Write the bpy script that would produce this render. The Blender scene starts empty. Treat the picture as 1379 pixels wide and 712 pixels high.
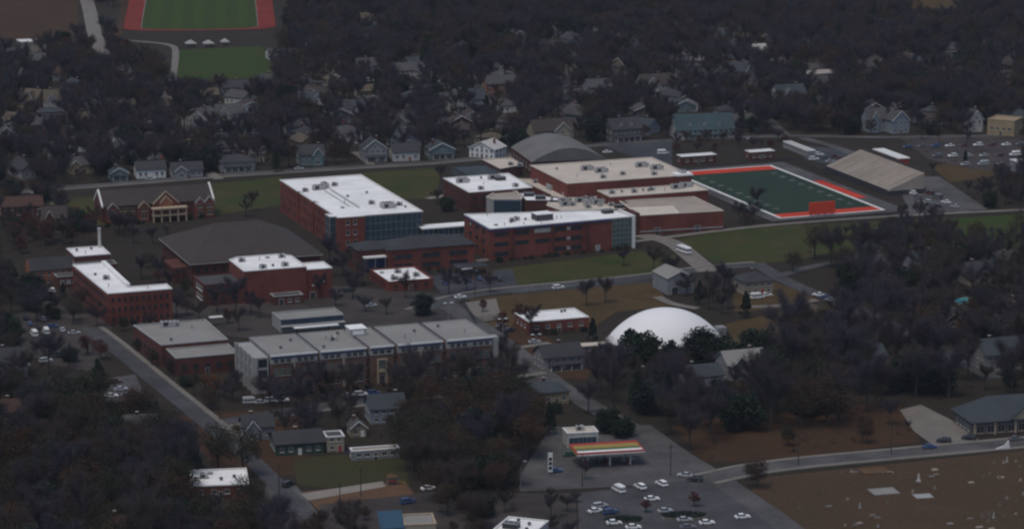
import bpy, math, random
import numpy as np
from mathutils import Vector

# ---------------------------------------------------------------- camera, sky, sun, exposure
SC = bpy.context.scene
W_, H_ = 1379, 712
FPX = 4000.0                      # focal length in photo pixels
PITCH = math.radians(12.45)
CAMZ = 258.0
cam_d = bpy.data.cameras.new('camera'); cam = bpy.data.objects.new('camera', cam_d)
SC.collection.objects.link(cam)
cam.location = (0, 0, CAMZ); cam.rotation_euler = (math.radians(90) - PITCH, 0, 0)
cam_d.sensor_width = 36; cam_d.lens = 36 * FPX / W_; cam_d.clip_start = 1; cam_d.clip_end = 30000
SC.camera = cam
SUN_EL, SUN_ROT = math.radians(68), math.radians(215)
wd = bpy.data.worlds.new('World'); SC.world = wd; wd.use_nodes = True
nt = wd.node_tree
sky = nt.nodes.new('ShaderNodeTexSky'); sky.sky_type = 'NISHITA'; sky.sun_disc = False
sky.sun_elevation = SUN_EL; sky.sun_rotation = SUN_ROT; sky.air_density = 1.0; sky.dust_density = 2.0; sky.ozone_density = 1.5
nt.links.new(sky.outputs[0], nt.nodes['Background'].inputs[0])
nt.nodes['Background'].inputs[1].default_value = 0.10
sl = bpy.data.lights.new('sun', 'SUN'); so = bpy.data.objects.new('sun', sl); SC.collection.objects.link(so)
sl.energy = 1.32; sl.angle = math.radians(25); sl.color = (1.0, 0.91, 0.79)
_d = Vector((math.sin(SUN_ROT) * math.cos(SUN_EL), math.cos(SUN_ROT) * math.cos(SUN_EL), math.sin(SUN_EL)))
so.rotation_euler = _d.to_track_quat('Z', 'Y').to_euler()
SC.view_settings.view_transform = 'Standard'; SC.view_settings.look = 'None'
SC.view_settings.exposure = 0.12; SC.view_settings.gamma = 1.0; SC.view_settings.use_curve_mapping = False
SC.cycles.use_denoising = True
SC.cycles.pixel_filter_type = 'BLACKMAN_HARRIS'; SC.cycles.filter_width = 2.3
SC.cycles.max_bounces = 5; SC.cycles.diffuse_bounces = 2; SC.cycles.glossy_bounces = 2
SC.cycles.volume_bounces = 0; SC.cycles.transparent_max_bounces = 8

RNG = random.Random(11)
NR = np.random.default_rng(5)

# ---------------------------------------------------------------- photo pixel -> ground
_cp, _sp = math.cos(PITCH), math.sin(PITCH)
def G(x, y, z=0.0):
    a = (x - W_ / 2) / FPX; b = -(y - H_ / 2) / FPX
    t = (CAMZ - z) / (_sp - b * _cp)
    return Vector((a * t, (_cp + b * _sp) * t, z))
def PX(X, Y, Z=0.0):
    dz = Z - CAMZ; f = Y * _cp - dz * _sp; u = Y * _sp + dz * _cp
    return (W_ / 2 + FPX * X / f, H_ / 2 - FPX * u / f)
def KPX(y):                        # pixels per metre at a ground pixel row
    p = G(689, y); return FPX / math.hypot(p.y, CAMZ)

# ---------------------------------------------------------------- materials
MATS = {}
def mat(name, col, rough=0.85, var=0.18, scale=0.25, spec=0.25, metal=0.0, fine=0.0, fscale=4.0, streak=False):
    if name in MATS: return MATS[name]
    m = bpy.data.materials.new(name); m.use_nodes = True; t = m.node_tree; n = t.nodes; l = t.links
    b = n['Principled BSDF']; b.inputs['Roughness'].default_value = rough
    b.inputs['Specular IOR Level'].default_value = spec; b.inputs['Metallic'].default_value = metal
    geo = n.new('ShaderNodeNewGeometry')
    mp = n.new('ShaderNodeMapping'); l.new(geo.outputs['Position'], mp.inputs[0])
    if streak: mp.inputs['Scale'].default_value = (1, 1, 0.12)
    no = n.new('ShaderNodeTexNoise'); no.inputs['Scale'].default_value = scale; no.inputs['Detail'].default_value = 5
    no.inputs['Roughness'].default_value = 0.65
    l.new(mp.outputs[0], no.inputs['Vector'])
    r = n.new('ShaderNodeValToRGB'); l.new(no.outputs[0], r.inputs[0])
    lo = [c * (1 - var) for c in col]; hi = [min(1, c * (1 + var)) for c in col]
    r.color_ramp.elements[0].position = 0.32; r.color_ramp.elements[1].position = 0.68
    r.color_ramp.elements[0].color = (*lo, 1); r.color_ramp.elements[1].color = (*hi, 1)
    out = r.outputs[0]
    if fine:
        n2 = n.new('ShaderNodeTexNoise'); n2.inputs['Scale'].default_value = fscale; n2.inputs['Detail'].default_value = 3
        l.new(geo.outputs['Position'], n2.inputs['Vector'])
        mx = n.new('ShaderNodeMix'); mx.data_type = 'RGBA'; mx.blend_type = 'OVERLAY'; mx.inputs[0].default_value = fine
        l.new(out, mx.inputs[6]); l.new(n2.outputs[0], mx.inputs[7]); out = mx.outputs[2]
    l.new(out, b.inputs['Base Color'])
    MATS[name] = m; return m

def mat_ground(name, cols, scales=(0.012, 0.06, 0.4), rough=0.95):
    """several earth and grass tones mixed by noise at several sizes"""
    if name in MATS: return MATS[name]
    m = bpy.data.materials.new(name); m.use_nodes = True; t = m.node_tree; n = t.nodes; l = t.links
    b = n['Principled BSDF']; b.inputs['Roughness'].default_value = rough; b.inputs['Specular IOR Level'].default_value = 0.1
    geo = n.new('ShaderNodeNewGeometry')
    prev = None
    for i, s in enumerate(scales):
        no = n.new('ShaderNodeTexNoise'); no.inputs['Scale'].default_value = s; no.inputs['Detail'].default_value = 6
        no.inputs['Roughness'].default_value = 0.7
        mp = n.new('ShaderNodeMapping'); mp.inputs['Location'].default_value = (37 * i, 11 * i, 5 * i)
        l.new(geo.outputs['Position'], mp.inputs[0]); l.new(mp.outputs[0], no.inputs['Vector'])
        r = n.new('ShaderNodeValToRGB'); l.new(no.outputs[0], r.inputs[0])
        r.color_ramp.elements[0].position = 0.40; r.color_ramp.elements[1].position = 0.60
        if prev is None:
            r.color_ramp.elements[0].color = (*cols[0], 1); r.color_ramp.elements[1].color = (*cols[1], 1); prev = r.outputs[0]
        else:
            r.color_ramp.elements[0].color = (0, 0, 0, 1); r.color_ramp.elements[1].color = (0.75, 0.75, 0.75, 1)
            mx = n.new('ShaderNodeMix'); mx.data_type = 'RGBA'
            l.new(r.outputs[0], mx.inputs[0]); l.new(prev, mx.inputs[6]); mx.inputs[7].default_value = (*cols[min(i + 1, len(cols) - 1)], 1)
            prev = mx.outputs[2]
    l.new(prev, b.inputs['Base Color'])
    MATS[name] = m; return m

def mat_leaf(name, cols, rough=0.8, trans=0.0, isl=0.18):
    """foliage: hue varies from tree to tree and from leaf to leaf"""
    if name in MATS: return MATS[name]
    m = bpy.data.materials.new(name); m.use_nodes = True; t = m.node_tree; n = t.nodes; l = t.links
    b = n['Principled BSDF']; b.inputs['Roughness'].default_value = rough; b.inputs['Specular IOR Level'].default_value = 0.15
    oi = n.new('ShaderNodeObjectInfo'); geo = n.new('ShaderNodeNewGeometry')
    ma = n.new('ShaderNodeMath'); ma.operation = 'MULTIPLY_ADD'
    l.new(geo.outputs['Random Per Island'], ma.inputs[0]); ma.inputs[1].default_value = isl
    m2 = n.new('ShaderNodeMath'); m2.operation = 'MULTIPLY'; l.new(oi.outputs['Random'], m2.inputs[0]); m2.inputs[1].default_value = 1 - isl
    l.new(m2.outputs[0], ma.inputs[2])
    r = n.new('ShaderNodeValToRGB'); l.new(ma.outputs[0], r.inputs[0])
    e = r.color_ramp.elements
    while len(e) < len(cols): e.new(0.5)
    for i, c in enumerate(cols):
        e[i].position = 0.12 + 0.76 * i / max(1, len(cols) - 1); e[i].color = (*c, 1)
    l.new(r.outputs[0], b.inputs['Base Color'])
    MATS[name] = m; return m

M = {}
M['brick'] = mat('brick', (0.145, 0.040, 0.028), 0.9, 0.28, 0.12, fine=0.3, fscale=1.2)
M['brick_dark'] = mat('brick_dark', (0.0840, 0.0288, 0.0216), 0.9, 0.22, 0.12, fine=0.25, fscale=2.0)
M['brick_dull'] = mat('dull_tan_brick', (0.120, 0.068, 0.050), 0.9, 0.25, 0.12, fine=0.3, fscale=1.2)
M['brick_orange'] = mat('brick_orange', (0.24, 0.09, 0.05), 0.9, 0.2, 0.12, fine=0.2, fscale=2.0)
M['stone'] = mat('pale_stone', (0.2700, 0.2700, 0.2625), 0.85, 0.12, 0.2, streak=True)
M['cream_stone'] = mat('cream_stone', (0.34, 0.27, 0.19), 0.85, 0.12, 0.2)
M['white_roof'] = mat('white_roof_membrane', (0.74, 0.74, 0.725), 0.6, 0.12, 0.10, fine=0.22, fscale=0.6)
M['pale_coping'] = mat('pale_coping', (0.50, 0.45, 0.38), 0.85, 0.1, 0.2)
M['cream_roof'] = mat('cream_gravel_roof', (0.46, 0.41, 0.35), 0.95, 0.10, 0.07, fine=0.15, fscale=0.4)
M['tan_roof'] = mat('tan_gravel_roof', (0.2840, 0.2480, 0.2120), 0.95, 0.12, 0.07, fine=0.15, fscale=0.4)
M['grey_roof'] = mat('grey_gravel_roof', (0.2125, 0.2082, 0.1955), 0.95, 0.10, 0.07, fine=0.12, fscale=0.4)
M['brown_roof'] = mat('brown_shingle_roof', (0.0465, 0.0376, 0.0353), 0.9, 0.12, 0.1, fine=0.15, fscale=1.2)
M['slate_roof'] = mat('slate_shingle_roof', (0.0360, 0.0372, 0.0409), 0.85, 0.18, 0.1, fine=0.15, fscale=1.2)
M['grey_shingle'] = mat('grey_shingle_roof', (0.0589, 0.0577, 0.0589), 0.9, 0.18, 0.1, fine=0.15, fscale=1.2)
M['blue_shingle'] = mat('blue_grey_shingle_roof', (0.0384, 0.0464, 0.0544), 0.85, 0.15, 0.1, fine=0.15, fscale=1.2)
M['teal_shingle'] = mat('teal_shingle_roof', (0.0357, 0.0595, 0.0680), 0.85, 0.15, 0.1, fine=0.15, fscale=1.2)
M['red_shingle'] = mat('red_brown_shingle_roof', (0.0607, 0.0321, 0.0255), 0.9, 0.2, 0.1, fine=0.15, fscale=1.2)
M['olive_shingle'] = mat('olive_shingle_roof', (0.0840, 0.0700, 0.0504), 0.9, 0.2, 0.1, fine=0.15, fscale=1.2)
M['white'] = mat('white_paint', (0.5950, 0.5950, 0.5780), 0.6, 0.08, 0.4)
M['offwhite'] = mat('weathered_white_paint', (0.4000, 0.3920, 0.3680), 0.75, 0.12, 0.4)
M['cream'] = mat('cream_siding', (0.2677, 0.2359, 0.1721), 0.8, 0.12, 0.4)
M['tan'] = mat('tan_siding', (0.2550, 0.1997, 0.1232), 0.8, 0.14, 0.4)
M['grey_siding'] = mat('grey_siding', (0.1950, 0.1988, 0.2100), 0.8, 0.12, 0.4)
M['dark_siding'] = mat('dark_siding', (0.085, 0.085, 0.09), 0.8, 0.15, 0.4)
M['teal_siding'] = mat('teal_siding', (0.1105, 0.1615, 0.1700), 0.8, 0.14, 0.4)
M['green_siding'] = mat('green_siding', (0.0360, 0.0600, 0.0480), 0.8, 0.14, 0.4)
M['lightblue_siding'] = mat('light_blue_siding', (0.1852, 0.2090, 0.2423), 0.8, 0.12, 0.4)
M['palegreen'] = mat('pale_green_siding', (0.24, 0.32, 0.16), 0.8, 0.1, 0.4)
M['glass'] = mat('window_glass', (0.022, 0.028, 0.034), 0.12, 0.2, 0.6, spec=0.5)
M['curtain_glass'] = mat('curtain_wall_glass', (0.030, 0.055, 0.075), 0.15, 0.25, 0.3, spec=0.6)
M['green_glass'] = mat('green_tinted_glass', (0.07, 0.105, 0.10), 0.15, 0.25, 0.3, spec=0.6)
M['blue_metal'] = mat('blue_metal_trim', (0.0315, 0.0455, 0.1190), 0.5, 0.1, 0.4)
M['metal'] = mat('galvanised_metal', (0.2400, 0.2480, 0.2560), 0.5, 0.15, 0.5, metal=0.3)
M['dark_metal'] = mat('dark_metal', (0.035, 0.036, 0.04), 0.5, 0.2, 0.5)
M['unit'] = mat('rooftop_unit_paint', (0.34, 0.34, 0.33), 0.6, 0.15, 0.6)
M['asphalt'] = mat('asphalt', (0.0504, 0.0504, 0.0533), 0.9, 0.38, 0.06, fine=0.3, fscale=0.8)
M['asphalt_old'] = mat('old_asphalt', (0.0665, 0.0644, 0.0644), 0.9, 0.38, 0.06, fine=0.3, fscale=0.8)
M['yard'] = mat('brown_yard_asphalt', (0.0408, 0.0337, 0.0301), 0.9, 0.4, 0.06, fine=0.3, fscale=0.8)
M['asphalt_blue'] = mat('new_asphalt', (0.0375, 0.0398, 0.0465), 0.9, 0.38, 0.06, fine=0.3, fscale=0.8)
M['concrete'] = mat('concrete', (0.1457, 0.1333, 0.1178), 0.9, 0.15, 0.1, fine=0.2, fscale=1.0)
M['pale_concrete'] = mat('pale_concrete', (0.1980, 0.1800, 0.1560), 0.9, 0.15, 0.1, fine=0.2, fscale=1.0)
M['paint_line'] = mat('road_paint', (0.55, 0.55, 0.52), 0.8, 0.2, 0.6)
M['yellow'] = mat('yellow_paint', (0.2646, 0.1953, 0.0517), 0.7, 0.1, 0.4)
M['red'] = mat('red_paint', (0.3150, 0.0338, 0.0263), 0.6, 0.1, 0.4)
M['red_board'] = mat('red_board', (0.55, 0.055, 0.022), 0.6, 0.1, 0.2)
M['vault_roof'] = mat('grey_vault_roof', (0.125, 0.122, 0.118), 0.9, 0.15, 0.1, fine=0.15, fscale=0.8)
M['green_paint'] = mat('green_paint', (0.0600, 0.1200, 0.0420), 0.7, 0.1, 0.4)
M['turf'] = mat('football_turf', (0.0065, 0.0260, 0.0125), 0.95, 0.14, 0.03, fine=0.15, fscale=0.4)
M['turf_red'] = mat('red_turf', (0.42, 0.038, 0.018), 0.95, 0.18, 0.06)
M['track_red'] = mat('red_running_track', (0.150, 0.017, 0.009), 0.95, 0.2, 0.05)
M['rubber'] = mat('tyre_rubber', (0.018, 0.018, 0.018), 0.9, 0.1, 1.0)
M['bark'] = mat('bark', (0.0385, 0.0322, 0.0280), 0.95, 0.25, 0.6)
M['awning_blue'] = mat('blue_awning', (0.025, 0.065, 0.105), 0.7, 0.1, 0.4)
M['pool'] = mat('pool_cover', (0.06, 0.42, 0.48), 0.3, 0.1, 0.4)
M['dome'] = mat('white_dome_fabric', (0.72, 0.72, 0.72), 0.55, 0.05, 0.05)
M['ground'] = mat_ground('ground_earth', [(0.024, 0.020, 0.017), (0.032, 0.025, 0.020), (0.018, 0.020, 0.012), (0.030, 0.021, 0.015)])
M['lawn'] = mat_ground('lawn_grass', [(0.018, 0.040, 0.007), (0.040, 0.052, 0.012), (0.066, 0.048, 0.022), (0.034, 0.036, 0.012)], (0.045, 0.06, 0.3))
M['lawn_bright'] = mat_ground('bright_lawn_grass', [(0.018, 0.048, 0.007), (0.026, 0.052, 0.009), (0.046, 0.044, 0.014), (0.026, 0.044, 0.009)], (0.045, 0.06, 0.3))
M['lawn_mown'] = mat_ground('mown_lawn_grass', [(0.0255, 0.0560, 0.0078), (0.0306, 0.0605, 0.0084), (0.0476, 0.0538, 0.0120), (0.0289, 0.0560, 0.0072)], (0.02, 0.09, 0.5))
M['dull_lawn'] = mat_ground('dull_lawn_grass', [(0.026, 0.032, 0.012), (0.038, 0.036, 0.016), (0.045, 0.034, 0.018), (0.030, 0.036, 0.013)], (0.03, 0.07, 0.5))
M['dry'] = mat_ground('dry_grass', [(0.0732, 0.0477, 0.0207), (0.0571, 0.0384, 0.0172), (0.0891, 0.0549, 0.0272), (0.0443, 0.0342, 0.0128)], (0.03, 0.09, 0.5))
M['litter'] = mat_ground('leaf_litter', [(0.0533, 0.0277, 0.0147), (0.0402, 0.0229, 0.0140), (0.0675, 0.0319, 0.0152), (0.0344, 0.0243, 0.0142)], (0.03, 0.09, 0.5))
M['cemetery'] = mat_ground('cemetery_grass', [(0.0473, 0.0317, 0.0182), (0.0611, 0.0369, 0.0222), (0.0351, 0.0295, 0.0140), (0.0725, 0.0442, 0.0293)], (0.03, 0.12, 0.6))
M['clay'] = mat_ground('bare_clay', [(0.0931, 0.0535, 0.0304), (0.0742, 0.0465, 0.0280), (0.1116, 0.0654, 0.0390)], (0.05, 0.2, 0.8))
M['twig'] = mat_leaf('bare_twigs', [(0.0304, 0.0316, 0.0471), (0.0554, 0.0404, 0.0353), (0.0179, 0.0166, 0.0215), (0.0501, 0.0473, 0.0627), (0.0233, 0.0219, 0.0284), (0.0626, 0.0439, 0.0313), (0.0358, 0.0334, 0.0431)])
M['russet'] = mat_leaf('russet_leaves', [(0.0358, 0.0219, 0.0155), (0.0504, 0.0278, 0.0165), (0.0386, 0.0279, 0.0181), (0.0547, 0.0320, 0.0181)])
M['maroon'] = mat_leaf('maroon_leaves', [(0.0521, 0.0202, 0.0185), (0.0714, 0.0227, 0.0193), (0.0462, 0.0235, 0.0210)])
M['orange_leaf'] = mat_leaf('orange_leaves', [(0.1050, 0.0435, 0.0165), (0.0825, 0.0338, 0.0150), (0.1200, 0.0525, 0.0210)])
M['evergreen'] = mat_leaf('evergreen_leaves', [(0.008, 0.018, 0.012), (0.012, 0.024, 0.014), (0.016, 0.028, 0.015)], 0.6)
M['olive_leaf'] = mat_leaf('olive_leaves', [(0.0198, 0.0210, 0.0110), (0.0254, 0.0243, 0.0133), (0.0298, 0.0265, 0.0143)])

# ---------------------------------------------------------------- mesh building
COL = SC.collection
class MB:
    def __init__(s): s.v = []; s.f = []; s.m = []
    def add(s, vs, fs, m=0):
        o = len(s.v); s.v += [tuple(p) for p in vs]
        for f in fs: s.f.append(tuple(i + o for i in f)); s.m.append(m)
        return s
    def box(s, x0, x1, y0, y1, z0, z1, m=0):
        return s.add([(x0,y0,z0),(x1,y0,z0),(x1,y1,z0),(x0,y1,z0),(x0,y0,z1),(x1,y0,z1),(x1,y1,z1),(x0,y1,z1)],
                     [(0,1,5,4),(1,2,6,5),(2,3,7,6),(3,0,4,7),(4,5,6,7),(3,2,1,0)], m)
    def prism(s, pts, z0, z1, m=0, top=True, bottom=False):
        n = len(pts)
        vs = [(p[0],p[1],z0) for p in pts] + [(p[0],p[1],z1) for p in pts]
        fs = [(i,(i+1)%n,n+(i+1)%n,n+i) for i in range(n)]
        if top: fs.append(tuple(range(n, 2*n)))
        if bottom: fs.append(tuple(range(n-1,-1,-1)))
        return s.add(vs, fs, m)
    def sheet(s, pts, z, m=0): return s.add([(p[0],p[1],z) for p in pts], [tuple(range(len(pts)))], m)
    def ring(s, outer, inner, z0, z1, m=0):
        n = len(outer)
        vs = [(p[0],p[1],z) for z in (z0,z1) for p in outer] + [(p[0],p[1],z) for z in (z0,z1) for p in inner]
        fs = []
        for i in range(n):
            j = (i+1) % n
            fs += [(i,j,n+j,n+i), (n+i,n+j,3*n+j,3*n+i), (3*n+i,3*n+j,2*n+j,2*n+i), (j,i,2*n+i,2*n+j)]
        return s.add(vs, fs, m)
    def tube(s, p0, p1, r0, r1, n=6, m=0, cap=True):
        p0 = Vector(p0); p1 = Vector(p1); d = (p1 - p0).normalized()
        a = d.orthogonal().normalized(); b = d.cross(a)
        vs = []
        for p, r in ((p0, r0), (p1, r1)):
            for i in range(n):
                t = 2 * math.pi * i / n; vs.append(p + a * (r * math.cos(t)) + b * (r * math.sin(t)))
        fs = [(i,(i+1)%n,n+(i+1)%n,n+i) for i in range(n)]
        if cap: fs += [tuple(range(n, 2*n)), tuple(range(n-1,-1,-1))]
        return s.add(vs, fs, m)
    def extrude_x(s, prof, x0, x1, m=0):        # prof: (y,z) outline
        n = len(prof)
        vs = [(x0,p[0],p[1]) for p in prof] + [(x1,p[0],p[1]) for p in prof]
        return s.add(vs, [(i,(i+1)%n,n+(i+1)%n,n+i) for i in range(n)] + [tuple(range(n,2*n)), tuple(range(n-1,-1,-1))], m)
    def extrude_y(s, prof, y0, y1, m=0):        # prof: (x,z) outline
        n = len(prof)
        vs = [(p[0],y0,p[1]) for p in prof] + [(p[0],y1,p[1]) for p in prof]
        return s.add(vs, [(i,(i+1)%n,n+(i+1)%n,n+i) for i in range(n)] + [tuple(range(n,2*n)), tuple(range(n-1,-1,-1))], m)
    def mesh(s, name, mats):
        me = bpy.data.meshes.new(name); me.from_pydata(s.v, [], s.f)
        if not isinstance(mats, (list, tuple)): mats = [mats]
        for m in mats: me.materials.append(M[m] if isinstance(m, str) else m)
        if len(mats) > 1: me.polygons.foreach_set('material_index', s.m)
        me.update(); return me
    def build(s, name, mats, parent=None, loc=(0,0,0), rz=0):
        return put(name, s.mesh(name, mats), parent, loc, rz)

def put(name, me, parent=None, loc=(0,0,0), rz=0, scale=None):
    o = bpy.data.objects.new(name, me); COL.objects.link(o)
    o.location = loc; o.rotation_euler = (0, 0, rz)
    if scale is not None: o.scale = scale
    if parent is not None: o.parent = parent
    return o
def tag(o, label=None, cat=None, group=None, kind=None):
    if label: o['label'] = label
    if cat: o['category'] = cat
    if group: o['group'] = group
    if kind: o['kind'] = kind
    return o
def thing(name, label, cat, loc, rz=0, group=None):
    return tag(put(name, None, None, loc, rz), label, cat, group)

_mc = {}
def cached(key, fn):
    if key not in _mc: _mc[key] = fn()
    return _mc[key]

def offset(pts, d):
    """mitred offset of a counter-clockwise outline; d > 0 grows it"""
    n = len(pts); out = []
    for i in range(n):
        p0, p, p1 = (Vector(pts[(i-1)%n][:2]), Vector(pts[i][:2]), Vector(pts[(i+1)%n][:2]))
        a = (p - p0).normalized(); b = (p1 - p).normalized()
        na = Vector((a.y, -a.x)); nb = Vector((b.y, -b.x)); k = na + nb
        k = k / max(0.2, k.dot(na)); out.append(p + k * d)
    return out

# ---------------------------------------------------------------- places trees must leave clear
CELL = 4
GW, GH = W_ // CELL + 60, H_ // CELL + 60
KEEP = np.zeros((GH, GW), np.uint8)
def inpoly(px, py, poly):
    c = False; n = len(poly)
    for i in range(n):
        x0, y0 = poly[i]; x1, y1 = poly[(i+1) % n]
        if (y0 > py) != (y1 > py) and px < (x1-x0) * (py-y0) / (y1-y0) + x0: c = not c
    return c
def keep(poly, v=2):
    xs = [p[0] for p in poly]; ys = [p[1] for p in poly]
    for j in range(max(0, int(min(ys)//CELL)+20), min(GH, int(max(ys)//CELL)+22)):
        for i in range(max(0, int(min(xs)//CELL)+20), min(GW, int(max(xs)//CELL)+22)):
            if inpoly((i-20+.5)*CELL, (j-20+.5)*CELL, poly): KEEP[j, i] = max(KEEP[j, i], v)
def kept(x, y):
    i, j = int(x//CELL)+20, int(y//CELL)+20
    return int(KEEP[j, i]) if 0 <= i < GW and 0 <= j < GH else 0
FOOT = []                          # ground outlines that no trunk may stand in
def foot(pts): FOOT.append(([tuple(p[:2]) for p in pts], min(p[0] for p in pts), max(p[0] for p in pts), min(p[1] for p in pts), max(p[1] for p in pts)))
def in_foot(x, y):
    for p, x0, x1, y0, y1 in FOOT:
        if x0 <= x <= x1 and y0 <= y <= y1 and inpoly(x, y, p): return True
    return False

# ================================================================ THE SETTING
g = MB(); g.sheet([(-6000, -2000), (6000, -2000), (6000, 9000), (-6000, 9000)], 0.0)
tag(g.build('ground', 'ground'), kind='structure')
_z = [0.020]; SHEETS = []
def level(x, y): return max([z for p, z in SHEETS if inpoly(x, y, p)] or [0.0])
def nz(): _z[0] += 0.004; return _z[0]
def patch(name, px, m, clear=True, tree_ok=False):
    pts = [G(*p) for p in px]
    a = sum(pts[i].x * pts[(i+1) % len(pts)].y - pts[(i+1) % len(pts)].x * pts[i].y for i in range(len(pts)))
    if a < 0: pts = pts[::-1]
    z = nz(); o = MB().sheet(pts, z).build(name, m); tag(o, kind='structure'); SHEETS.append(([tuple(p[:2]) for p in pts], z))
    if not tree_ok: foot(pts)
    if clear: keep(px, 1)
    return o
def smooth(pts, it=2):
    for _ in range(it):
        q = [pts[0]]
        for a, b in zip(pts[:-1], pts[1:]): q += [a * .75 + b * .25, a * .25 + b * .75]
        q.append(pts[-1]); pts = q
    return pts
def ribbon_pts(pts, w):
    L, Rr = [], []
    for i, p in enumerate(pts):
        d = (pts[min(i+1, len(pts)-1)] - pts[max(i-1, 0)]); d.z = 0; d.normalize(); nn = Vector((-d.y, d.x, 0))
        L.append(p + nn * w / 2); Rr.append(p - nn * w / 2)
    return L, Rr
def road(name, px, w, m='asphalt', walk=None, walkm='concrete', line=None, clear=True):
    pts = smooth([G(*p) for p in px]); L, Rr = ribbon_pts(pts, w); z = nz()
    b = MB(); n = len(pts)
    b.add([(p.x, p.y, z) for p in L] + [(p.x, p.y, z) for p in Rr], [(i, n+i, n+i+1, i+1) for i in range(n-1)])
    o = tag(b.build(name, m), kind='structure')
    for i in range(n-1): foot([L[i], L[i+1], Rr[i+1], Rr[i]]); SHEETS.append(([tuple(q[:2]) for q in (L[i], L[i+1], Rr[i+1], Rr[i])], z))
    if clear:
        a = [PX(p.x, p.y) for p in L] + [PX(p.x, p.y) for p in Rr[::-1]]; keep(a, 2 if clear == 'strict' else 1)
    if walk:
        for sgn in walk:
            A, _ = ribbon_pts(pts, w + 0.2) if sgn > 0 else ribbon_pts(pts, w + 0.2)[::-1]
            B, _ = ribbon_pts(pts, w + 4.2) if sgn > 0 else ribbon_pts(pts, w + 4.2)[::-1]
            k = MB()
            vs = [(p.x, p.y, zz) for zz in (0.0, 0.14 + z) for P in (A, B) for p in P]
            fs = []
            for i in range(n-1):
                a0, b0, a1, b1 = i, n+i, 2*n+i, 3*n+i
                fs += [(a1, a1+1, b1+1, b1), (a0, a0+1, a1+1, a1), (b0, b1, b1+1, b0+1)]
            k.add(vs, fs); tag(k.build('pavement', walkm), kind='structure')
    if line:
        k = MB(); acc = 0
        for i in range(n-1):
            d = pts[i+1]-pts[i]; ln = d.length; d.normalize(); nn = Vector((-d.y, d.x, 0)) * 0.09; t = 0
            while t < ln:
                if int((acc + t) // 4) % 2 == 0 or line == 'solid':
                    p = pts[i] + d * t; q = pts[i] + d * min(ln, t + 2)
                    k.add([(*(p+nn).xy, z+.012), (*(p-nn).xy, z+.012), (*(q-nn).xy, z+.012), (*(q+nn).xy, z+.012)], [(0,1,2,3)])
                t += 2
            acc += ln
        k2 = k.build('lane_marking', 'yellow' if line == 'solid' else 'paint_line', o)
    return o

# lawns and bare ground
patch('lawn', [(60,272),(180,258),(300,246),(380,238),(378,276),(290,290),(110,305)], 'lawn', clear=False)
patch('lawn', [(474,234),(586,226),(594,240),(583,268),(528,268)], 'lawn')
patch('lawn', [(672,362),(860,338),(912,344),(885,376),(780,383),(690,389)], 'lawn')
patch('lawn', [(915,322),(1000,306),(1070,303),(1076,350),(970,360)], 'lawn')
patch('lawn', [(1070,303),(1140,300),(1262,296),(1258,332),(1150,338),(1076,350)], 'lawn', clear=False, tree_ok=True)
patch('lawn', [(1262,296),(1379,288),(1420,288),(1420,330),(1330,334),(1258,316)], 'lawn_bright', clear=False)
patch('dry_ground', [(632,402),(720,394),(880,380),(905,412),(830,420),(800,440),(650,442)], 'dry', clear=False)
patch('dry_ground', [(976,436),(1060,418),(1130,408),(1165,425),(1080,452),(990,462)], 'dry', clear=False)
patch('dry_ground', [(985,388),(1045,380),(1100,402),(1085,412),(990,420)], 'dry')
patch('leaf_litter_ground', [(900,570),(1210,540),(1240,595),(1030,622),(950,622)], 'litter', clear=False, tree_ok=True)
patch('leaf_litter_ground', [(230,560),(400,550),(420,640),(300,640)], 'litter', clear=False, tree_ok=True)
patch('playing_field', [(395,618),(540,603),(552,652),(520,668),(400,652)], 'dull_lawn')
patch('cemetery_lawn', [(1000,672),(1030,642),(1379,606),(1440,600),(1460,760),(1090,760)], 'cemetery')
patch('dry_ground', [(-60,-30),(104,-30),(106,44),(90,52),(-60,58)], 'litter')
patch('lawn', [(236,68),(352,62),(372,96),(330,106),(238,106)], 'lawn_bright')
patch('dry_ground', [(1225,-10),(1300,-12),(1302,10),(1222,12)], 'dry')
patch('dry_ground', [(1255,225),(1310,214),(1345,238),(1280,246)], 'dry')
patch('clay_ground', [(405,662),(545,648),(560,668),(430,688)], 'clay')
patch('clay_ground', [(695,425),(760,470),(745,505),(680,462)], 'litter', clear=False)
patch('clay_ground', [(745,470),(800,490),(790,512),(740,508)], 'litter', clear=False)

# paved yards and car parks
patch('school_yard', [(245,405),(450,385),(600,396),(655,432),(330,455),(175,440),(160,425)], 'yard', clear=False)
patch('car_park', [(575,372),(690,362),(698,388),(600,402)], 'asphalt_blue')
patch('paved_court', [(622,408),(668,402),(676,430),(640,434)], 'concrete')
patch('car_park', [(10,420),(150,424),(150,470),(120,500),(10,480)], 'yard', clear=False, tree_ok=True)
patch('car_park', [(130,512),(182,504),(196,536),(136,544)], 'asphalt_old', clear=False)
patch('car_park', [(1212,186),(1400,180),(1400,236),(1310,228),(1250,215)], 'yard', clear=False, tree_ok=True)
patch('car_park', [(1205,238),(1265,238),(1330,282),(1225,288)], 'asphalt_old', clear=False)
patch('car_park', [(1065,195),(1125,200),(1168,206),(1128,224),(1085,216)], 'asphalt_blue')
patch('car_park', [(800,192),(905,188),(905,225),(885,225)], 'asphalt_blue', clear=False)
patch('forecourt', [(700,640),(742,575),(875,572),(985,650),(900,652),(700,662)], 'asphalt_old')
patch('car_park', [(780,770),(778,664),(985,640),(1075,740),(1080,770)], 'asphalt')
patch('paved_yard', [(640,770),(662,664),(776,664),(778,770)], 'yard', clear=False, tree_ok=True)
patch('driveway', [(1212,552),(1240,545),(1300,575),(1330,604),(1265,606),(1230,580)], 'concrete')
patch('paved_yard', [(360,640),(400,655),(445,712),(400,740),(350,700)], 'asphalt_old', clear=False)
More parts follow.
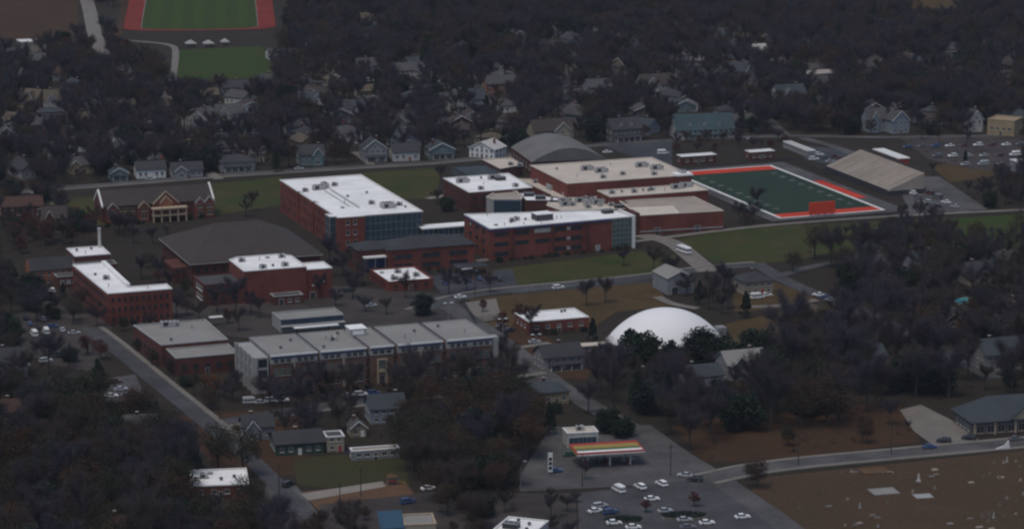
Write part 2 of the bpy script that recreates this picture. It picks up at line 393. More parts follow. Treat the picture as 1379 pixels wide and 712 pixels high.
patch('paved_yard', [(430,680),(600,660),(640,712),(600,760),(440,760)], 'yard', clear=False, tree_ok=True)
patch('concrete_path', [(405,665),(515,648),(520,655),(415,674)], 'pale_concrete')
patch('school_plaza', [(640,352),(665,368),(640,378),(615,366)], 'litter')

# roads
road('road', [(-80,268),(60,255),(180,246),(300,236),(380,231),(480,225),(600,218),(720,205)], 7, 'asphalt_old', walk=(-1,))
road('road', [(720,205),(800,196),(900,189),(1000,185),(1080,183),(1180,186),(1379,182),(1460,178)], 7, 'asphalt_old')
road('road', [(1080,186),(1140,202),(1210,240),(1300,286)], 6, 'asphalt_old')
road('road', [(-40,352),(40,392),(118,440),(134,452)], 5, 'yard', clear=False)
road('road', [(120,442),(150,464),(205,510),(270,562),(320,604)], 6.6, 'asphalt', walk=(1,), walkm='concrete', clear='strict')
road('road', [(312,597),(340,620),(385,664),(440,725),(470,770)], 6, 'asphalt', clear=False)
road('road', [(285,572),(400,551),(540,535),(640,524),(735,512)], 8, 'asphalt', walk=(-1,), clear=False)
road('road', [(585,400),(625,426),(672,456),(722,496),(775,536),(850,576),(955,636),(1075,718),(1130,770)], 8, 'asphalt_old')
road('road', [(560,420),(620,399),(700,390),(780,383),(880,373),(960,361),(1022,357)], 7.5, 'asphalt', walk=(1,))
road('road', [(1018,355),(1066,384),(1130,407),(1195,434),(1270,474),(1340,510)], 7, 'asphalt')
road('road', [(1050,372),(1100,357),(1160,350),(1260,345),(1379,338)], 5, 'asphalt_old', clear=False)
road('driveway', [(858,316),(905,325),(930,345),(955,366)], 9, 'concrete')
road('service_path', [(640,352),(700,344),(860,325),(975,310),(1050,302),(1200,291),(1379,283),(1440,280)], 4, 'concrete')
road('road', [(948,646),(1030,628),(1200,612),(1379,596),(1460,588)], 8, 'asphalt_old', walk=(-1,1), walkm='concrete')
road('road', [(92,-60),(118,0),(128,52),(140,75)], 9, 'concrete')
road('path', [(165,-30),(166,30),(150,70)], 4, 'litter')
road('path', [(170,55),(232,60),(238,70),(232,110)], 4, 'concrete')
road('path', [(575,268),(612,262),(650,282)], 4, 'pale_concrete')
road('driveway', [(1000,414),(1060,412),(1100,404)], 4, 'concrete')
road('path', [(885,400),(905,410),(940,416)], 4, 'concrete', clear=False)
road('driveway', [(690,470),(740,462)], 3.5, 'concrete', clear=False)
road('driveway', [(680,510),(735,502)], 3.5, 'concrete', clear=False)
road('driveway', [(275,228),(295,242)], 5, 'concrete')
road('driveway', [(478,205),(500,222)], 4, 'concrete')

road('street', [(380,182),(560,167),(720,152),(900,128),(1010,118)], 5, 'asphalt_old', clear=False)
road('street', [(-40,196),(180,180),(380,172)], 5, 'asphalt_old', clear=False)
road('street', [(252,238),(236,180),(214,120)], 5, 'asphalt_old', clear=False)
road('street', [(716,204),(664,140),(610,60)], 5, 'asphalt_old', clear=False)
road('street', [(1060,184),(1000,130),(940,60)], 5, 'asphalt_old', clear=False)
road('street', [(400,112),(520,106),(640,94),(840,76)], 5, 'asphalt_old', clear=False)
# ---------------------------------------------------------------- stadium fields
TH = math.radians(20.0); CU, SU = math.cos(TH), math.sin(TH)
class Frame:
    """local axes of a campus building: x to the right along its front, y away from the camera"""
    def __init__(s, px, z, th=20.0):
        p = G(px[0], px[1], z); s.o = Vector((p.x, p.y, 0)); s.t = math.radians(th)
    def loc(s, px, z):
        p = G(px[0], px[1], z) - s.o; c, n = math.cos(s.t), math.sin(s.t)
        return (p.x * c + p.y * n, -p.x * n + p.y * c)
    def wld(s, x, y):
        c, n = math.cos(s.t), math.sin(s.t); return (s.o.x + x * c - y * n, s.o.y + x * n + y * c)
    def foot(s, poly, m=1.5): foot([s.wld(*p) for p in offset(poly, m)])

F = Frame((1050, 295), 0, 21); fo = (F.o.x, F.o.y, 0); WF, LF = 51.5, 115
def fsheet(name, rects, m, z):
    b = MB()
    for x0, x1, y0, y1 in rects: b.sheet([(x0,y0),(x1,y0),(x1,y1),(x0,y1)], z)
    return tag(b.build(name, m, None, fo, F.t), kind='structure')
fsheet('apron', [(-6, WF+9, -5, LF+6)], 'asphalt_old', 0.30)
fsheet('football_field', [(0, WF, 0, LF)], 'turf', 0.32)
fsheet('end_zone', [(1.5, WF-1.5, 1.2, 9)], 'turf_red', 0.34)
fsheet('end_zone', [(1.5, WF-1.5, LF-10, LF-1.2)], 'turf_red', 0.345)
fsheet('field_border', [(-.2, 1.5, 0, LF), (WF-1.5, WF+.2, 0, LF), (1.5, WF-1.5, -.2, 1.2), (1.5, WF-1.5, LF-1.2, LF+.2)], 'paint_line', 0.35)
fsheet('team_area', [(WF+0.4, WF+5.5, 28, 72)], 'turf_red', 0.36)
b = MB()
for i in range(1, 20):
    y = 9.6 + i * 4.8
    b.sheet([(1.6, y-.07), (WF-1.6, y-.07), (WF-1.6, y+.07), (1.6, y+.07)], 0.352)
tag(b.build('yard_line', 'grey_roof', None, fo, F.t), kind='structure')
NUMS = [('1', '0'), ('2', '0'), ('3', '0'), ('4', '0'), ('5', '0'), ('4', '0'), ('3', '0'), ('2', '0'), ('1', '0')]
SEG = {'0': [(0,0,.25,1.8),(.85,0,1.1,1.8),(.25,0,.85,.25),(.25,1.55,.85,1.8)], '1': [(.42,0,.68,1.8)],
       '2': [(0,0,1.1,.25),(0,.25,.25,.9),(0,.9,1.1,1.1),(.85,1.1,1.1,1.55),(0,1.55,1.1,1.8)],
       '3': [(.85,0,1.1,1.8),(0,0,.85,.25),(.2,.78,.85,1.02),(0,1.55,.85,1.8)],
       '4': [(.75,0,1.0,1.8),(0,.6,.75,.85),(0,.85,.25,1.8)], '5': [(0,0,1.1,.25),(.85,.25,1.1,.9),(0,.8,1.1,1.02),(0,1.02,.25,1.55),(0,1.55,1.1,1.8)]}
b = MB()
for i, pair in enumerate(NUMS):
    y = 9.6 + (i + 1) * 9.6
    for side in (0, 1):
        for k, ch in enumerate(pair):
            for (x0, y0, x1, y1) in SEG[ch]:
                # digits read from the sideline: turned a quarter
                off = (k * 1.5 - 1.3) * 1.3
                if side == 0: X = lambda q: 9.0 - q[1]*1.3; Y = lambda q: y + off + q[0]*1.3
                else: X = lambda q: WF - 9.0 + q[1]*1.3; Y = lambda q: y - off - q[0]*1.3
                qs = [(x0,y0),(x1,y0),(x1,y1),(x0,y1)]
                pts = [(X(q), Y(q)) for q in qs]
                if side == 0 or True:
                    ar = sum(pts[j][0]*pts[(j+1)%4][1]-pts[(j+1)%4][0]*pts[j][1] for j in range(4))
                    b.sheet(pts if ar > 0 else pts[::-1], 0.354)
tag(b.build('yard_number', 'grey_roof', None, fo, F.t), kind='structure')
F.foot([(-6,-5),(WF+9,-5),(WF+9,LF+6),(-6,LF+6)])
keep([(925,232),(1065,214),(1215,278),(1195,296),(1045,304),(975,262)])

# running track, top left
T0 = G(250, 48)
def oval(cx, cy, half, straight, r, n=20):
    pts = []
    for i in range(n+1):
        a = math.pi + math.pi * i / n; pts.append((cx + r * math.cos(a), cy + r * math.sin(a)))
    for i in range(n+1):
        a = math.pi * i / n; pts.append((cx + r * math.cos(a), cy + straight + r * math.sin(a)))
    return pts
cxT = (G(197, 28).x + G(352, 28).x) / 2; rin = 36.5
cyT = G(250, 40).y + rin * 0.42
TT = math.radians(5.6)
def squircle(cx, cy, straight, r, n=24, p=3.2):
    pts = []
    for base, a0 in ((cy, math.pi), (cy + straight, 0)):
        for i in range(n+1):
            a = a0 + math.pi * i / n; c, s_ = math.cos(a), math.sin(a)
            X = r * math.copysign(abs(c)**(2/p), c); Y = base - cy + 0.42 * r * math.copysign(abs(s_)**(2/p), s_)
            pts.append((cx + X * math.cos(TT) - Y * math.sin(TT), cy + X * math.sin(TT) + Y * math.cos(TT)))
    return pts
tag(MB().sheet(squircle(cxT, cyT, 230, rin + 11.5), 0.15).build('running_track', 'track_red'), kind='structure')
tag(MB().sheet(squircle(cxT, cyT, 230, rin), 0.17).build('track_infield', 'lawn_bright'), kind='structure')
for i in range(5):
    x0 = -rin*.86 + i*rin*.38; q = [(x0, -rin*.2), (x0+rin*.17, -rin*.2), (x0+rin*.17, 225), (x0, 225)]
    tag(MB().sheet([(cxT + x*math.cos(TT) - y*math.sin(TT), cyT + x*math.sin(TT) + y*math.cos(TT)) for x, y in q], 0.178).build('mown_stripe', 'lawn_mown'), kind='structure')
tag(MB().ring(squircle(cxT, cyT, 230, rin + .5), squircle(cxT, cyT, 230, rin - .1), 0.1, 0.2).build('track_kerb', 'concrete'), kind='structure')
foot(squircle(cxT, cyT, 230, rin + 14)); keep([(165,-60),(385,-60),(380,44),(340,56),(165,54)])

# ================================================================ BUILDING PIECES
def win_mesh(w, h, cols=2, rows=1, fm='offwhite', gm='glass', sill=True):
    def mk():
        b = MB(); f = 0.09
        b.box(-w/2, w/2, -0.03, 0.03, 0, h, 1)
        for x in (-w/2, w/2 - f): b.box(x, x+f, -0.09, -0.031, 0, h, 0)
        for z in (0, h - f): b.box(-w/2+f, w/2-f, -0.088, -0.031, z, z+f, 0)
        for i in range(1, cols): x = -w/2 + w*i/cols; b.box(x-.035, x+.035, -0.085, -0.031, f, h-f, 0)
        for i in range(1, rows): z = h*i/rows; b.box(-w/2+f, w/2-f, -0.083, -0.031, z-.035, z+.035, 0)
        if sill: b.box(-w/2-.1, w/2+.1, -0.2, -0.0, -0.18, -0.002, 0)
        return b.mesh('window', [fm, gm])
    return cached(('win', w, h, cols, rows, fm, gm, sill), mk)
def win_row(root, p0, p1, z, n, w, h, m0=0.8, cols=2, rows=1, fm='offwhite', gm='glass', sill=True, skip=(), name='window'):
    p0 = Vector(p0).to_2d(); p1 = Vector(p1).to_2d(); t = (p1-p0); ln = t.length; t.normalize(); a = math.atan2(t.y, t.x)
    me = win_mesh(w, h, cols, rows, fm, gm, sill); nn = Vector((t.y, -t.x)) * 0.02
    for i in range(n):
        if i in skip: continue
        s = m0 + (ln - 2*m0) * (i + .5) / n; p = p0 + t * s + nn
        put(name, me, root, (p.x, p.y, z), a)
def door_at(root, p0, p1, s, w=1.1, h=2.2, m='dark_metal', z=0.0):
    p0 = Vector(p0).to_2d(); p1 = Vector(p1).to_2d(); t = (p1-p0).normalized(); a = math.atan2(t.y, t.x)
    def mk():
        b = MB(); b.box(-w/2, w/2, -0.05, 0.03, 0, h, 0); b.box(-w/2-.12, -w/2-.002, -0.1, 0.03, 0, h+.12, 1); b.box(w/2+.002, w/2+.12, -0.1, 0.03, 0, h+.12, 1)
        b.box(-w/2, w/2, -0.1, 0.03, h+.002, h+.12, 1); b.box(w/2-.2, w/2-.12, -.12, -.051, 1.0, 1.15, 1); return b.mesh('door', [m, 'offwhite'])
    p = p0 + t * s + Vector((t.y, -t.x)) * 0.02
    put('door', cached(('door', w, h, m), mk), root, (p.x, p.y, z), a)
def curtain(root, p0, p1, z0, z1, nx, nz_, gm='curtain_glass', fm='metal'):
    """glass wall: every pane its own piece, mullions and transoms proud of it"""
    p0 = Vector(p0).to_2d(); p1 = Vector(p1).to_2d(); t = (p1-p0); ln = t.length; t.normalize(); a = math.atan2(t.y, t.x)
    n2 = Vector((t.y, -t.x)) * 0.03; pw = ln/nx; ph = (z1-z0)/nz_
    pm = cached(('pane', round(pw,3), round(ph,3), gm), lambda: MB().box(.04, pw-.04, -.05, .02, .04, ph-.04).mesh('pane', gm))
    b = MB()
    for i in range(nx+1): x = ln*i/nx; b.box(x-.05, x+.05, -.14, .02, z0, z1)
    for j in range(nz_+1):
        z = z0 + ph*j
        for i in range(nx): b.box(pw*i+.05, pw*(i+1)-.05, -.12, .02, z-.07, z+.07)
    q = p0 + n2; fr = b.build('mullion_grid', fm, root, (q.x, q.y, 0), a)
    for i in range(nx):
        for j in range(nz_):
            q = p0 + t*(pw*i) + n2; put('pane', pm, root, (q.x, q.y, z0+ph*j), a)
def flat(root, poly, h, wall='brick', roofm='white_roof', cop='white', z0=0.0, par=0.35, name='wall', copw=0.45):
    MB().prism(poly, z0, h, top=False).build(name, wall, root)
    r = MB().sheet(offset(poly, -0.2), h - par).build('roof', roofm, root)
    MB().ring(offset(poly, 0.12), offset(poly, -copw), h - 0.28, h + 0.06).build('coping', cop, root)
    return r
def rect(w, d, x=0, y=0): return [(x, y), (x+w, y), (x+w, y+d), (x, y+d)]

def unit_mesh(kind):
    def mk():
        b = MB()
        if kind == 'big':
            b.box(-2.6, 2.6, -1.2, 1.2, .25, 2.1, 0); b.box(-2.7, 2.7, -1.3, 1.3, 0, .25, 2); b.box(-2.0, -.2, -1.26, -1.2, .5, 1.9, 1)
            for x in (-1.5, 0, 1.5): b.tube((x, 0, 2.1), (x, 0, 2.35), .55, .55, 8, 1)
            b.box(2.6, 3.4, -.8, .8, .6, 1.6, 2)
        elif kind == 'mid':
            b.box(-1.2, 1.2, -.9, .9, .2, 1.5, 0); b.box(-1.3, 1.3, -1, 1, 0, .2, 2); b.tube((-.4, 0, 1.5), (-.4, 0, 1.7), .5, .5, 8, 1); b.box(-1.0, .2, -.95, -.9, .4, 1.3, 1)
        elif kind == 'fan':
            b.tube((0,0,0), (0,0,.6), .45, .45, 8, 2); b.tube((0,0,.6), (0,0,.95), .65, .4, 8, 1)
        elif kind == 'pipe':
            b.tube((0,0,0), (0,0,1.2), .14, .14, 6, 2); b.tube((0,0,1.2), (0,0,1.35), .25, .2, 6, 1)
        elif kind == 'dark':
            b.box(-2.2, 2.2, -1.5, 1.5, 0, 1.5, 1); b.box(-2.3, 2.3, -1.6, 1.6, 1.5, 1.62, 2)
            for x in (-1.4, 0, 1.4): b.tube((x, 0, 1.62), (x, 0, 1.8), .5, .5, 8, 1)
        elif kind == 'pent':
            b.box(-3.6, 3.6, -3, 3, 0, 2.6, 1); b.box(-3.75, 3.75, -3.15, 3.15, 2.6, 2.85, 3)
            for x in (-2.4, -1.2, 0, 1.2, 2.4): b.box(x-.05, x+.05, -3.06, -3, .1, 2.5, 2)
        elif kind == 'hatch':
            b.box(-.7, .7, -.6, .6, 0, .5, 2); b.box(-.8, .8, -.7, .7, .5, .6, 0)
        return b.mesh('rooftop_unit', ['unit', 'dark_metal', 'metal', 'white_roof'])
    return cached(('unit', kind), mk)
def units(root, roof, z, items):
    for it in items:
        kind, x, y = it[:3]; put('rooftop_unit', unit_mesh(kind), roof, (x, y, z), it[3] if len(it) > 3 else 0)

def gable_roof(root, x0, x1, y0, y1, ze, zr, m, over=0.5, axis='x', name='roof', th=0.22):
    """two sloping slabs with eaves; axis is the ridge direction"""
    b = MB()
    if axis == 'x':
        ym = (y0+y1)/2; s = (zr-ze)/(ym-y0); e = over; zl = ze - s*e
        b.extrude_x([(y0-e, zl), (ym, zr), (y1+e, zl), (y1+e, zl+th), (ym, zr+th*1.3), (y0-e, zl+th)], x0-e, x1+e)
    else:
        xm = (x0+x1)/2; s = (zr-ze)/(xm-x0); e = over; zl = ze - s*e
        b.extrude_y([(x0-e, zl), (xm, zr), (x1+e, zl), (x1+e, zl+th), (xm, zr+th*1.3), (x0-e, zl+th)], y0-e, y1+e)
    return b.build(name, m, root)
def hip_roof(root, x0, x1, y0, y1, ze, zr, m, inset=None, over=0.5, name='roof', ry=None, th=0.25):
    x0 -= over; x1 += over; y0 -= over; y1 += over
    if inset is None: inset = min((x1-x0), (y1-y0)) / 2
    if ry is None: ry = ((y0+y1)/2,)*2
    b = MB()
    e = [(x0,y0,ze),(x1,y0,ze),(x1,y1,ze),(x0,y1,ze)]; e2 = [(p[0],p[1],ze+th) for p in e]
    if (x1-x0) >= (y1-y0) or inset < (x1-x0)/2:
        r = [(x0+inset, ry[0], zr), (x1-inset, ry[1], zr)]
        b.add(e + e2 + r, [(0,1,5,4),(1,2,6,5),(2,3,7,6),(3,0,4,7),(4,5,9,8),(5,6,9),(6,7,8,9),(7,4,8),(3,2,1,0)])
    else:
        xm = (x0+x1)/2; k = (x1-x0)/2; r = [(xm, y0+k, zr), (xm, y1-k, zr)]
        b.add(e + e2 + r, [(0,1,5,4),(1,2,6,5),(2,3,7,6),(3,0,4,7),(4,5,8),(5,6,9,8),(6,7,9),(7,4,8,9),(3,2,1,0)])
    return b.build(name, m, root)

# ================================================================ CAMPUS BUILDINGS
# --- long three-storey classroom hall with white roof
F = Frame((455, 293), 14)
t = thing('classroom_building', 'long three-storey brick school building with white flat roof and blue glass corner', 'building', F.o, F.t)
P = [(0,0),(11.5,0),(11.5,.8),(37,.8),(37,88),(0,88),(0,60),(1.2,60),(1.2,57),(0,57),(0,37),(1.4,37),(1.4,34),(0,34),(0,9),(-2.6,9),(-2.6,3),(0,3)]
r = flat(t, P, 14, 'brick', 'white_roof', 'white')
keep([(370,236),(482,232),(576,284),(576,322),(500,330),(440,318),(375,280)])
F.foot(rect(40, 88, -3, 0))
for z in (2.2, 6.4, 10.6): win_row(t, (0,0), (11.5,0), z, 2, 1.4, 2.0, 2.6, cols=1)
curtain(t, (11.9,.8), (36.6,.8), 1.2, 13.4, 11, 4)
curtain(t, (-2.6,8.6), (-2.6,3.4), 1.0, 13.4, 3, 4)
curtain(t, (-2.5,3), (-.2,3), 1.0, 13.4, 1, 4)
for z in (2.4, 6.6, 10.6):
    win_row(t, (0,34), (0,10), z, 5, 1.3, 1.9, 1.0, cols=1, fm='brick_dark'); win_row(t, (0,57), (0,37), z, 4, 1.3, 1.9, 1.0, cols=1, fm='brick_dark')
    win_row(t, (0,87), (0,60), z, 5, 1.3, 1.9, 1.5, cols=1, fm='brick_dark')
z = 13.65
units(t, r, z, [('big', 10, 62, .1), ('big', 14, 66, 1.6), ('mid', 3.5, 60), ('mid', 19, 68), ('mid', 22, 24), ('fan', 17, 42), ('fan', 27, 47), ('big', 26, 16), ('big', 26, 13.6),
                ('mid', 32, 17), ('fan', 33, 12), ('pipe', 31, 22), ('pipe', 12, 30), ('hatch', 8, 20), ('pent', 18, 26.5, 0)][:14])
MB().box(14.5, 15, 18, 60, z, z+.3).build('roof_duct', 'metal', r); MB().box(11.5, 11.8, 22, 58, z, z+.25).build('roof_duct', 'metal', r)

# --- auditorium under a broad hip roof
F = Frame((258, 355), 9)
t = thing('auditorium', 'brick auditorium under a very broad low brown-grey hip roof', 'building', F.o, F.t)
MB().prism(rect(52, 50), 0, 9.2).build('wall', 'brick_dark', t)
r = hip_roof(t, 0, 52, 0, 50, 9, 18.6, 'brown_roof', inset=18, over=.9, ry=(28, 28))
MB().ring(offset(rect(52,50), .95), offset(rect(52,50), .2), 8.7, 9.0).build('eave_trim', 'offwhite', t)
for x, y, zz in ((17, 22, 16.2), (20.5, 19, 15.4), (34, 22, 16.3)): put('rooftop_unit', unit_mesh('pipe'), r, (x, y, zz))
for z in (1.4, 5.0): win_row(t, (0,0), (22,0), z, 6, 1.6, 2.2, fm='brick_dark'); win_row(t, (0,48), (0,2), z, 10, 1.6, 2.2, fm='brick_dark')
MB().box(-6, -.02, 6, 22, 0, 6.5).build('side_wing', 'brick_dark', t)
win_row(t, (-6,21), (-6,7), 1.2, 5, 1.2, 1.8, fm='brick_dark'); win_row(t, (-6,21), (-6,7), 4.2, 5, 1.2, 1.8, fm='brick_dark'); win_row(t, (-6,6), (0,6), 4.0, 2, 1.2, 1.8, fm='brick_dark'); win_row(t, (-6,6), (0,6), 1.0, 2, 1.2, 1.8, fm='brick_dark')
F.foot(rect(60, 50, -7, 0)); keep([(225,330),(270,294),(370,290),(432,332),(430,352),(262,376),(225,350)])

# --- tall brick gymnasium with white roof
F = Frame((328.5, 365), 13)
t = thing('gymnasium', 'plain tall brick gymnasium with a bright white roof beside the brown hip roof', 'building', F.o, F.t)
P = [(0,0),(24.6,0),(24.6,21),(21,25.5),(4,25.5),(0,22)]
r = flat(t, P, 13, 'brick', 'white_roof', 'white')
units(t, r, 12.65, [('mid', 4, 18), ('mid', 20.5, 20), ('mid', 8.5, 4, .3), ('fan', 13, 6), ('mid', 17.5, 5, .3), ('pipe', 11, 18), ('hatch', 15, 21)])
flat(t, rect(10.3, 12, 24.62, .6), 11.6, 'brick', 'white_roof', 'white', name='stair_wing')
door_at(t, (24.62,.6), (34.9,.6), 2.5, 2.0, 2.6); win_row(t, (25,.6), (34.5,.6), 6.2, 2, .8, 1.0, 2)
put('wall_lamp', cached('wl', lambda: MB().box(-.35,.35,-.3,0,0,.5).mesh('wall_lamp','white')), t, (27.2,.58,5.0)); put('wall_lamp', _mc['wl'], t, (31.5,.58,6.4))
r2 = flat(t, rect(15, 17, -15.02, 2), 8.4, 'brick_dark', 'grey_shingle', 'brick_dark', name='side_wing')
for z in (1.6, 5.2):
    win_row(t, (-15.02,16), (-15.02,3), z, 1, 9, 1.7, cols=6, fm='white'); win_row(t, (-15,2), (-.5,2), z, 3, 1.6, 1.6, fm='brick_dark')
flat(t, rect(11.5, 5.5, 10, -5.52), 3.6, 'brick_dark', 'grey_shingle', 'stone', name='entrance_wing'); door_at(t, (10,-5.52), (21.5,-5.52), 3, 1.8, 2.3)
win_row(t, (14,-5.52), (21.5,-5.52), 1.0, 2, 1.6, 1.3)
F.foot(rect(54, 36, -16, -6)); keep([(304,345),(390,338),(448,356),(448,392),(412,405),(330,402)])

# --- L-shaped brick block
F = Frame((145, 395), 12)
t = thing('classroom_building', 'L-shaped three-storey brick school block with white roof and small square windows', 'building', F.o, F.t)
P = [(0,0),(24.2,0),(24.2,8.5),(9.5,8.5),(9.5,53),(-2.0,53)]
r = flat(t, P, 12, 'brick', 'white_roof', 'white')
MB().box(9.0, 10.6, 9.5, 52, 11.7, 12.9).build('clerestory', 'white_roof', r)
units(t, r, 11.65, [('mid', 5, 25), ('fan', 2.5, 33), ('pipe', 3, 12), ('pipe', 16, 4)])
for z in (1.2, 4.9, 8.6): win_row(t, (0,0), (24.2,0), z, 10, 1.2, 1.6, .8, cols=1, fm='brick_dark'); win_row(t, (-2,53), (0,0), z, 15, 1.7, 1.8, 1.2, cols=2, fm='dark_metal')
F.foot(rect(28, 54, -3, 0)); keep([(85,355),(126,352),(176,382),(234,384),(234,422),(150,434),(92,385)])

F = Frame((101, 345), 11)
t = thing('school_annex', 'small square brick annex with white roof behind the L-shaped block', 'building', F.o, F.t)
r = flat(t, rect(14, 16), 11, 'brick_dark', 'white_roof', 'white'); units(t, r, 10.65, [('fan', 3, 11), ('fan', 9, 12), ('pipe', 5, 4)])
flat(t, rect(16, 7, -1, -7.02), 8.5, 'brick_dark', 'grey_shingle', 'grey_roof', name='front_wing')
win_row(t, (0,15), (0,1), 7, 4, 1.2, 1.8); win_row(t, (-1,-.5), (-1,-6.5), 3, 2, 1.2, 1.8)
b = MB(); b.box(12.4, 13.4, 14.0, 15.0, 10.7, 18.2, 0); b.box(12.3, 13.5, 13.9, 15.1, 18.2, 18.6, 0); b.build('chimney', 'offwhite', r)
F.foot(rect(18, 26, -2, -8)); keep([(82,328),(152,326),(152,352),(90,356)]); keep([(142,306),(152,306),(152,332),(142,332)])

# --- brick gabled house-like block at the left
F = Frame((40, 372), 4, 20)
t = thing('school_annex', 'brick annex with an orange gable end and dark roof beside the L-shaped block', 'building', F.o, F.t)
MB().prism(rect(18, 9), 0, 6.2).build('wall', 'brick_orange', t)
b = MB(); b.extrude_x([(0, 6.2), (9, 6.2), (4.5, 10)], -.02, .3); b.build('gable', 'brick_orange', t); gable_roof(t, 0.4, 18, 0, 9, 6.2, 9.8, 'slate_roof', .3)
for z in (1.2, 4.0): win_row(t, (0,0), (18,0), z, 6, 1.3, 1.5, fm='stone')
flat(t, rect(9, 6, 9.5, -6.02), 4.4, 'brick_dark', 'grey_shingle', 'stone', name='front_wing'); win_row(t, (9.5,-6.02), (18.5,-6.02), 1.3, 3, 1.8, 1.6, fm='stone', gm='stone')
F.foot(rect(22, 18, -2, -7)); keep([(24,338),(86,338),(86,370),(28,372)])

# --- two-storey block with a dark hip roof
F = Frame((522, 338), 8.8)
t = thing('classroom_building', 'two-storey brick school block with dark hip roof in front of the blue glass corner', 'building', F.o, F.t)
MB().prism(rect(36.5, 17), 0, 9).build('wall', 'brick', t)
r = hip_roof(t, 0, 36.5, 0, 17, 8.9, 12.4, 'slate_roof', inset=14, over=.5)
MB().box(-11, -.02, 3.5, 17, 0, 8.8).build('side_wing', 'brick_dark', t); hip_roof(t, -11, 3, 3.5, 17, 8.85, 11.4, 'slate_roof', inset=6, over=.5, name='wing_roof')
MB().box(-9.5, -.3, .2, 3.4, 6.2, 6.7).build('canopy', 'white', t); MB().box(-9.4, -.4, 3.3, 3.48, .2, 6.1).build('recess_front', 'blue_metal', t)  # flat dark blue sheet across the recess under the canopy
for x in (-9.2, -5, -.8): MB().box(x-.15, x+.15, .4, .7, 0, 6.19).build('canopy_post', 'metal', t)
for z in (1.6, 5.4):
    win_row(t, (14,0), (22.5,0), z, 2, 3.6, 1.6, .3, cols=3, fm='dark_metal'); win_row(t, (25.5,0), (34,0), z, 2, 3.6, 1.6, .3, cols=3, fm='dark_metal'); win_row(t, (2,0), (11,0), z, 2, 3.6, 1.6, .3, cols=3, fm='dark_metal')
for x, y, zz in ((20, 5, 10.8), (12, 8, 11.8), (26, 5, 10.8), (-6, 8, 10.3)): put('rooftop_unit', unit_mesh('pipe'), r, (x, y, zz))
F.foot(rect(50, 17, -12, 0)); keep([(472,326),(520,314),(600,310),(644,330),(644,352),(560,362),(525,352),(484,340)])

F = Frame((523, 379.5), 4)
t = thing('school_annex', 'single-storey brick annex with a patchy white roof and a tree in front', 'building', F.o, F.t)
r = flat(t, rect(18.3, 24), 4, 'brick', 'white_roof', 'brick', par=.5); units(t, r, 3.5, [('mid', 9, 16), ('mid', 14, 8), ('fan', 5, 10), ('hatch', 3, 18), ('mid', 4, 5)])
win_row(t, (0,23), (0,1), 1.3, 6, 1.4, 1.4, fm='brick_dark'); win_row(t, (0,0), (18.3,0), 1.3, 4, 1.4, 1.4, fm='brick_dark'); door_at(t, (0,0), (18.3,0), 9.1)
F.foot(rect(19, 25)); keep([(498,360),(556,357),(586,374),(524,382)])

# --- right-hand classroom block
F = Frame((660, 308), 13.3)
t = thing('classroom_building', 'three-storey brick school block with white roof, window bands and a green glass end', 'building', F.o, F.t)
P = [(0,0),(54,3.0),(64,3.8),(62,17),(52,21),(0,32)]
r = flat(t, P, 13.3, 'brick', 'white_roof', 'white')
units(t, r, 12.95, [('pent', 27, 12, .06), ('mid', 14, 12), ('mid', 16.5, 14), ('fan', 12.5, 10), ('fan', 20, 13), ('pipe', 8, 5), ('pipe', 16, 4), ('pipe', 33, 11), ('pipe', 35, 11), ('hatch', 5, 7), ('pipe', 24, 5), ('dark', 57, 15, .1), ('pipe', 8, 26)])
A, B = (0,0), (54,3)
def along(s): k = s/54.08; return (54*k, 3*k)
for z in (1.7, 5.7, 9.8):
    win_row(t, along(1.5), along(8.5), z, 1, 6.2, 1.7, .3, cols=5, fm='dark_metal', sill=False)
for z in (5.7, 9.8): win_row(t, along(10.5), along(17.5), z, 1, 6.2, 1.7, .3, cols=5, fm='dark_metal', sill=False)
win_row(t, along(19.5), along(27), 5.7, 1, 6.6, 1.7, .3, cols=5, fm='dark_metal', sill=False)
for z in (1.7, 5.7, 9.8):
    for s in (28.2, 35.6): win_row(t, along(s), along(s+5.6), z, 1, 5.0, 1.7, .3, cols=4, fm='dark_metal', sill=False)
    MB().box(34.0, 35.4, 1.76, 1.9, z+.2, z+1.5).build('louvre', 'stone', t)
MB().box(0,7.2,-.18,-.04,9.9,11.6).build('pale_panel', 'stone', t, (*along(19.5), 0), math.atan2(3,54))  # pale panel: light reflected by a window, put into its colour
curtain(t, (54.3,2.95), (63.4,3.68), 0.8, 12.9, 5, 6, 'green_glass', 'metal')
MB().prism([(63.5,2.6),(64.6,2.7),(63.6,17),(62.5,17)], 0, 13.8).build('end_fin', 'white', t)
MB().prism([(-.05,.3),(-.05,31.5),(-.4,31.5),(-.4,.3)][::-1], 12.4, 13.0).build('fascia', 'blue_metal', t)
MB().box(.2, 54, -.3, -.12, 12.2, 12.95).build('fascia', 'blue_metal', t, (0,-.06,0), math.atan2(3,54))
for z in (2, 6, 10): win_row(t, (0,30), (0,2), z, 3, 3.0, 1.6, 2, cols=3, fm='dark_metal')
MB().box(9.0, 9.6, -.5, .6, 0, 13.0).build('pier', 'brick_dark', t); MB().box(27.2, 27.8, .6, 1.6, 0, 13.0).build('pier', 'brick_dark', t); MB().box(42.6, 43.2, 1.3, 2.5, 0, 13.0).build('pier', 'brick_dark', t)
door_at(t, along(44), along(54), 4, 2.0, 2.5, 'stone')
F.foot(P); keep([(620,284),(854,276),(858,338),(662,356),(626,330)])

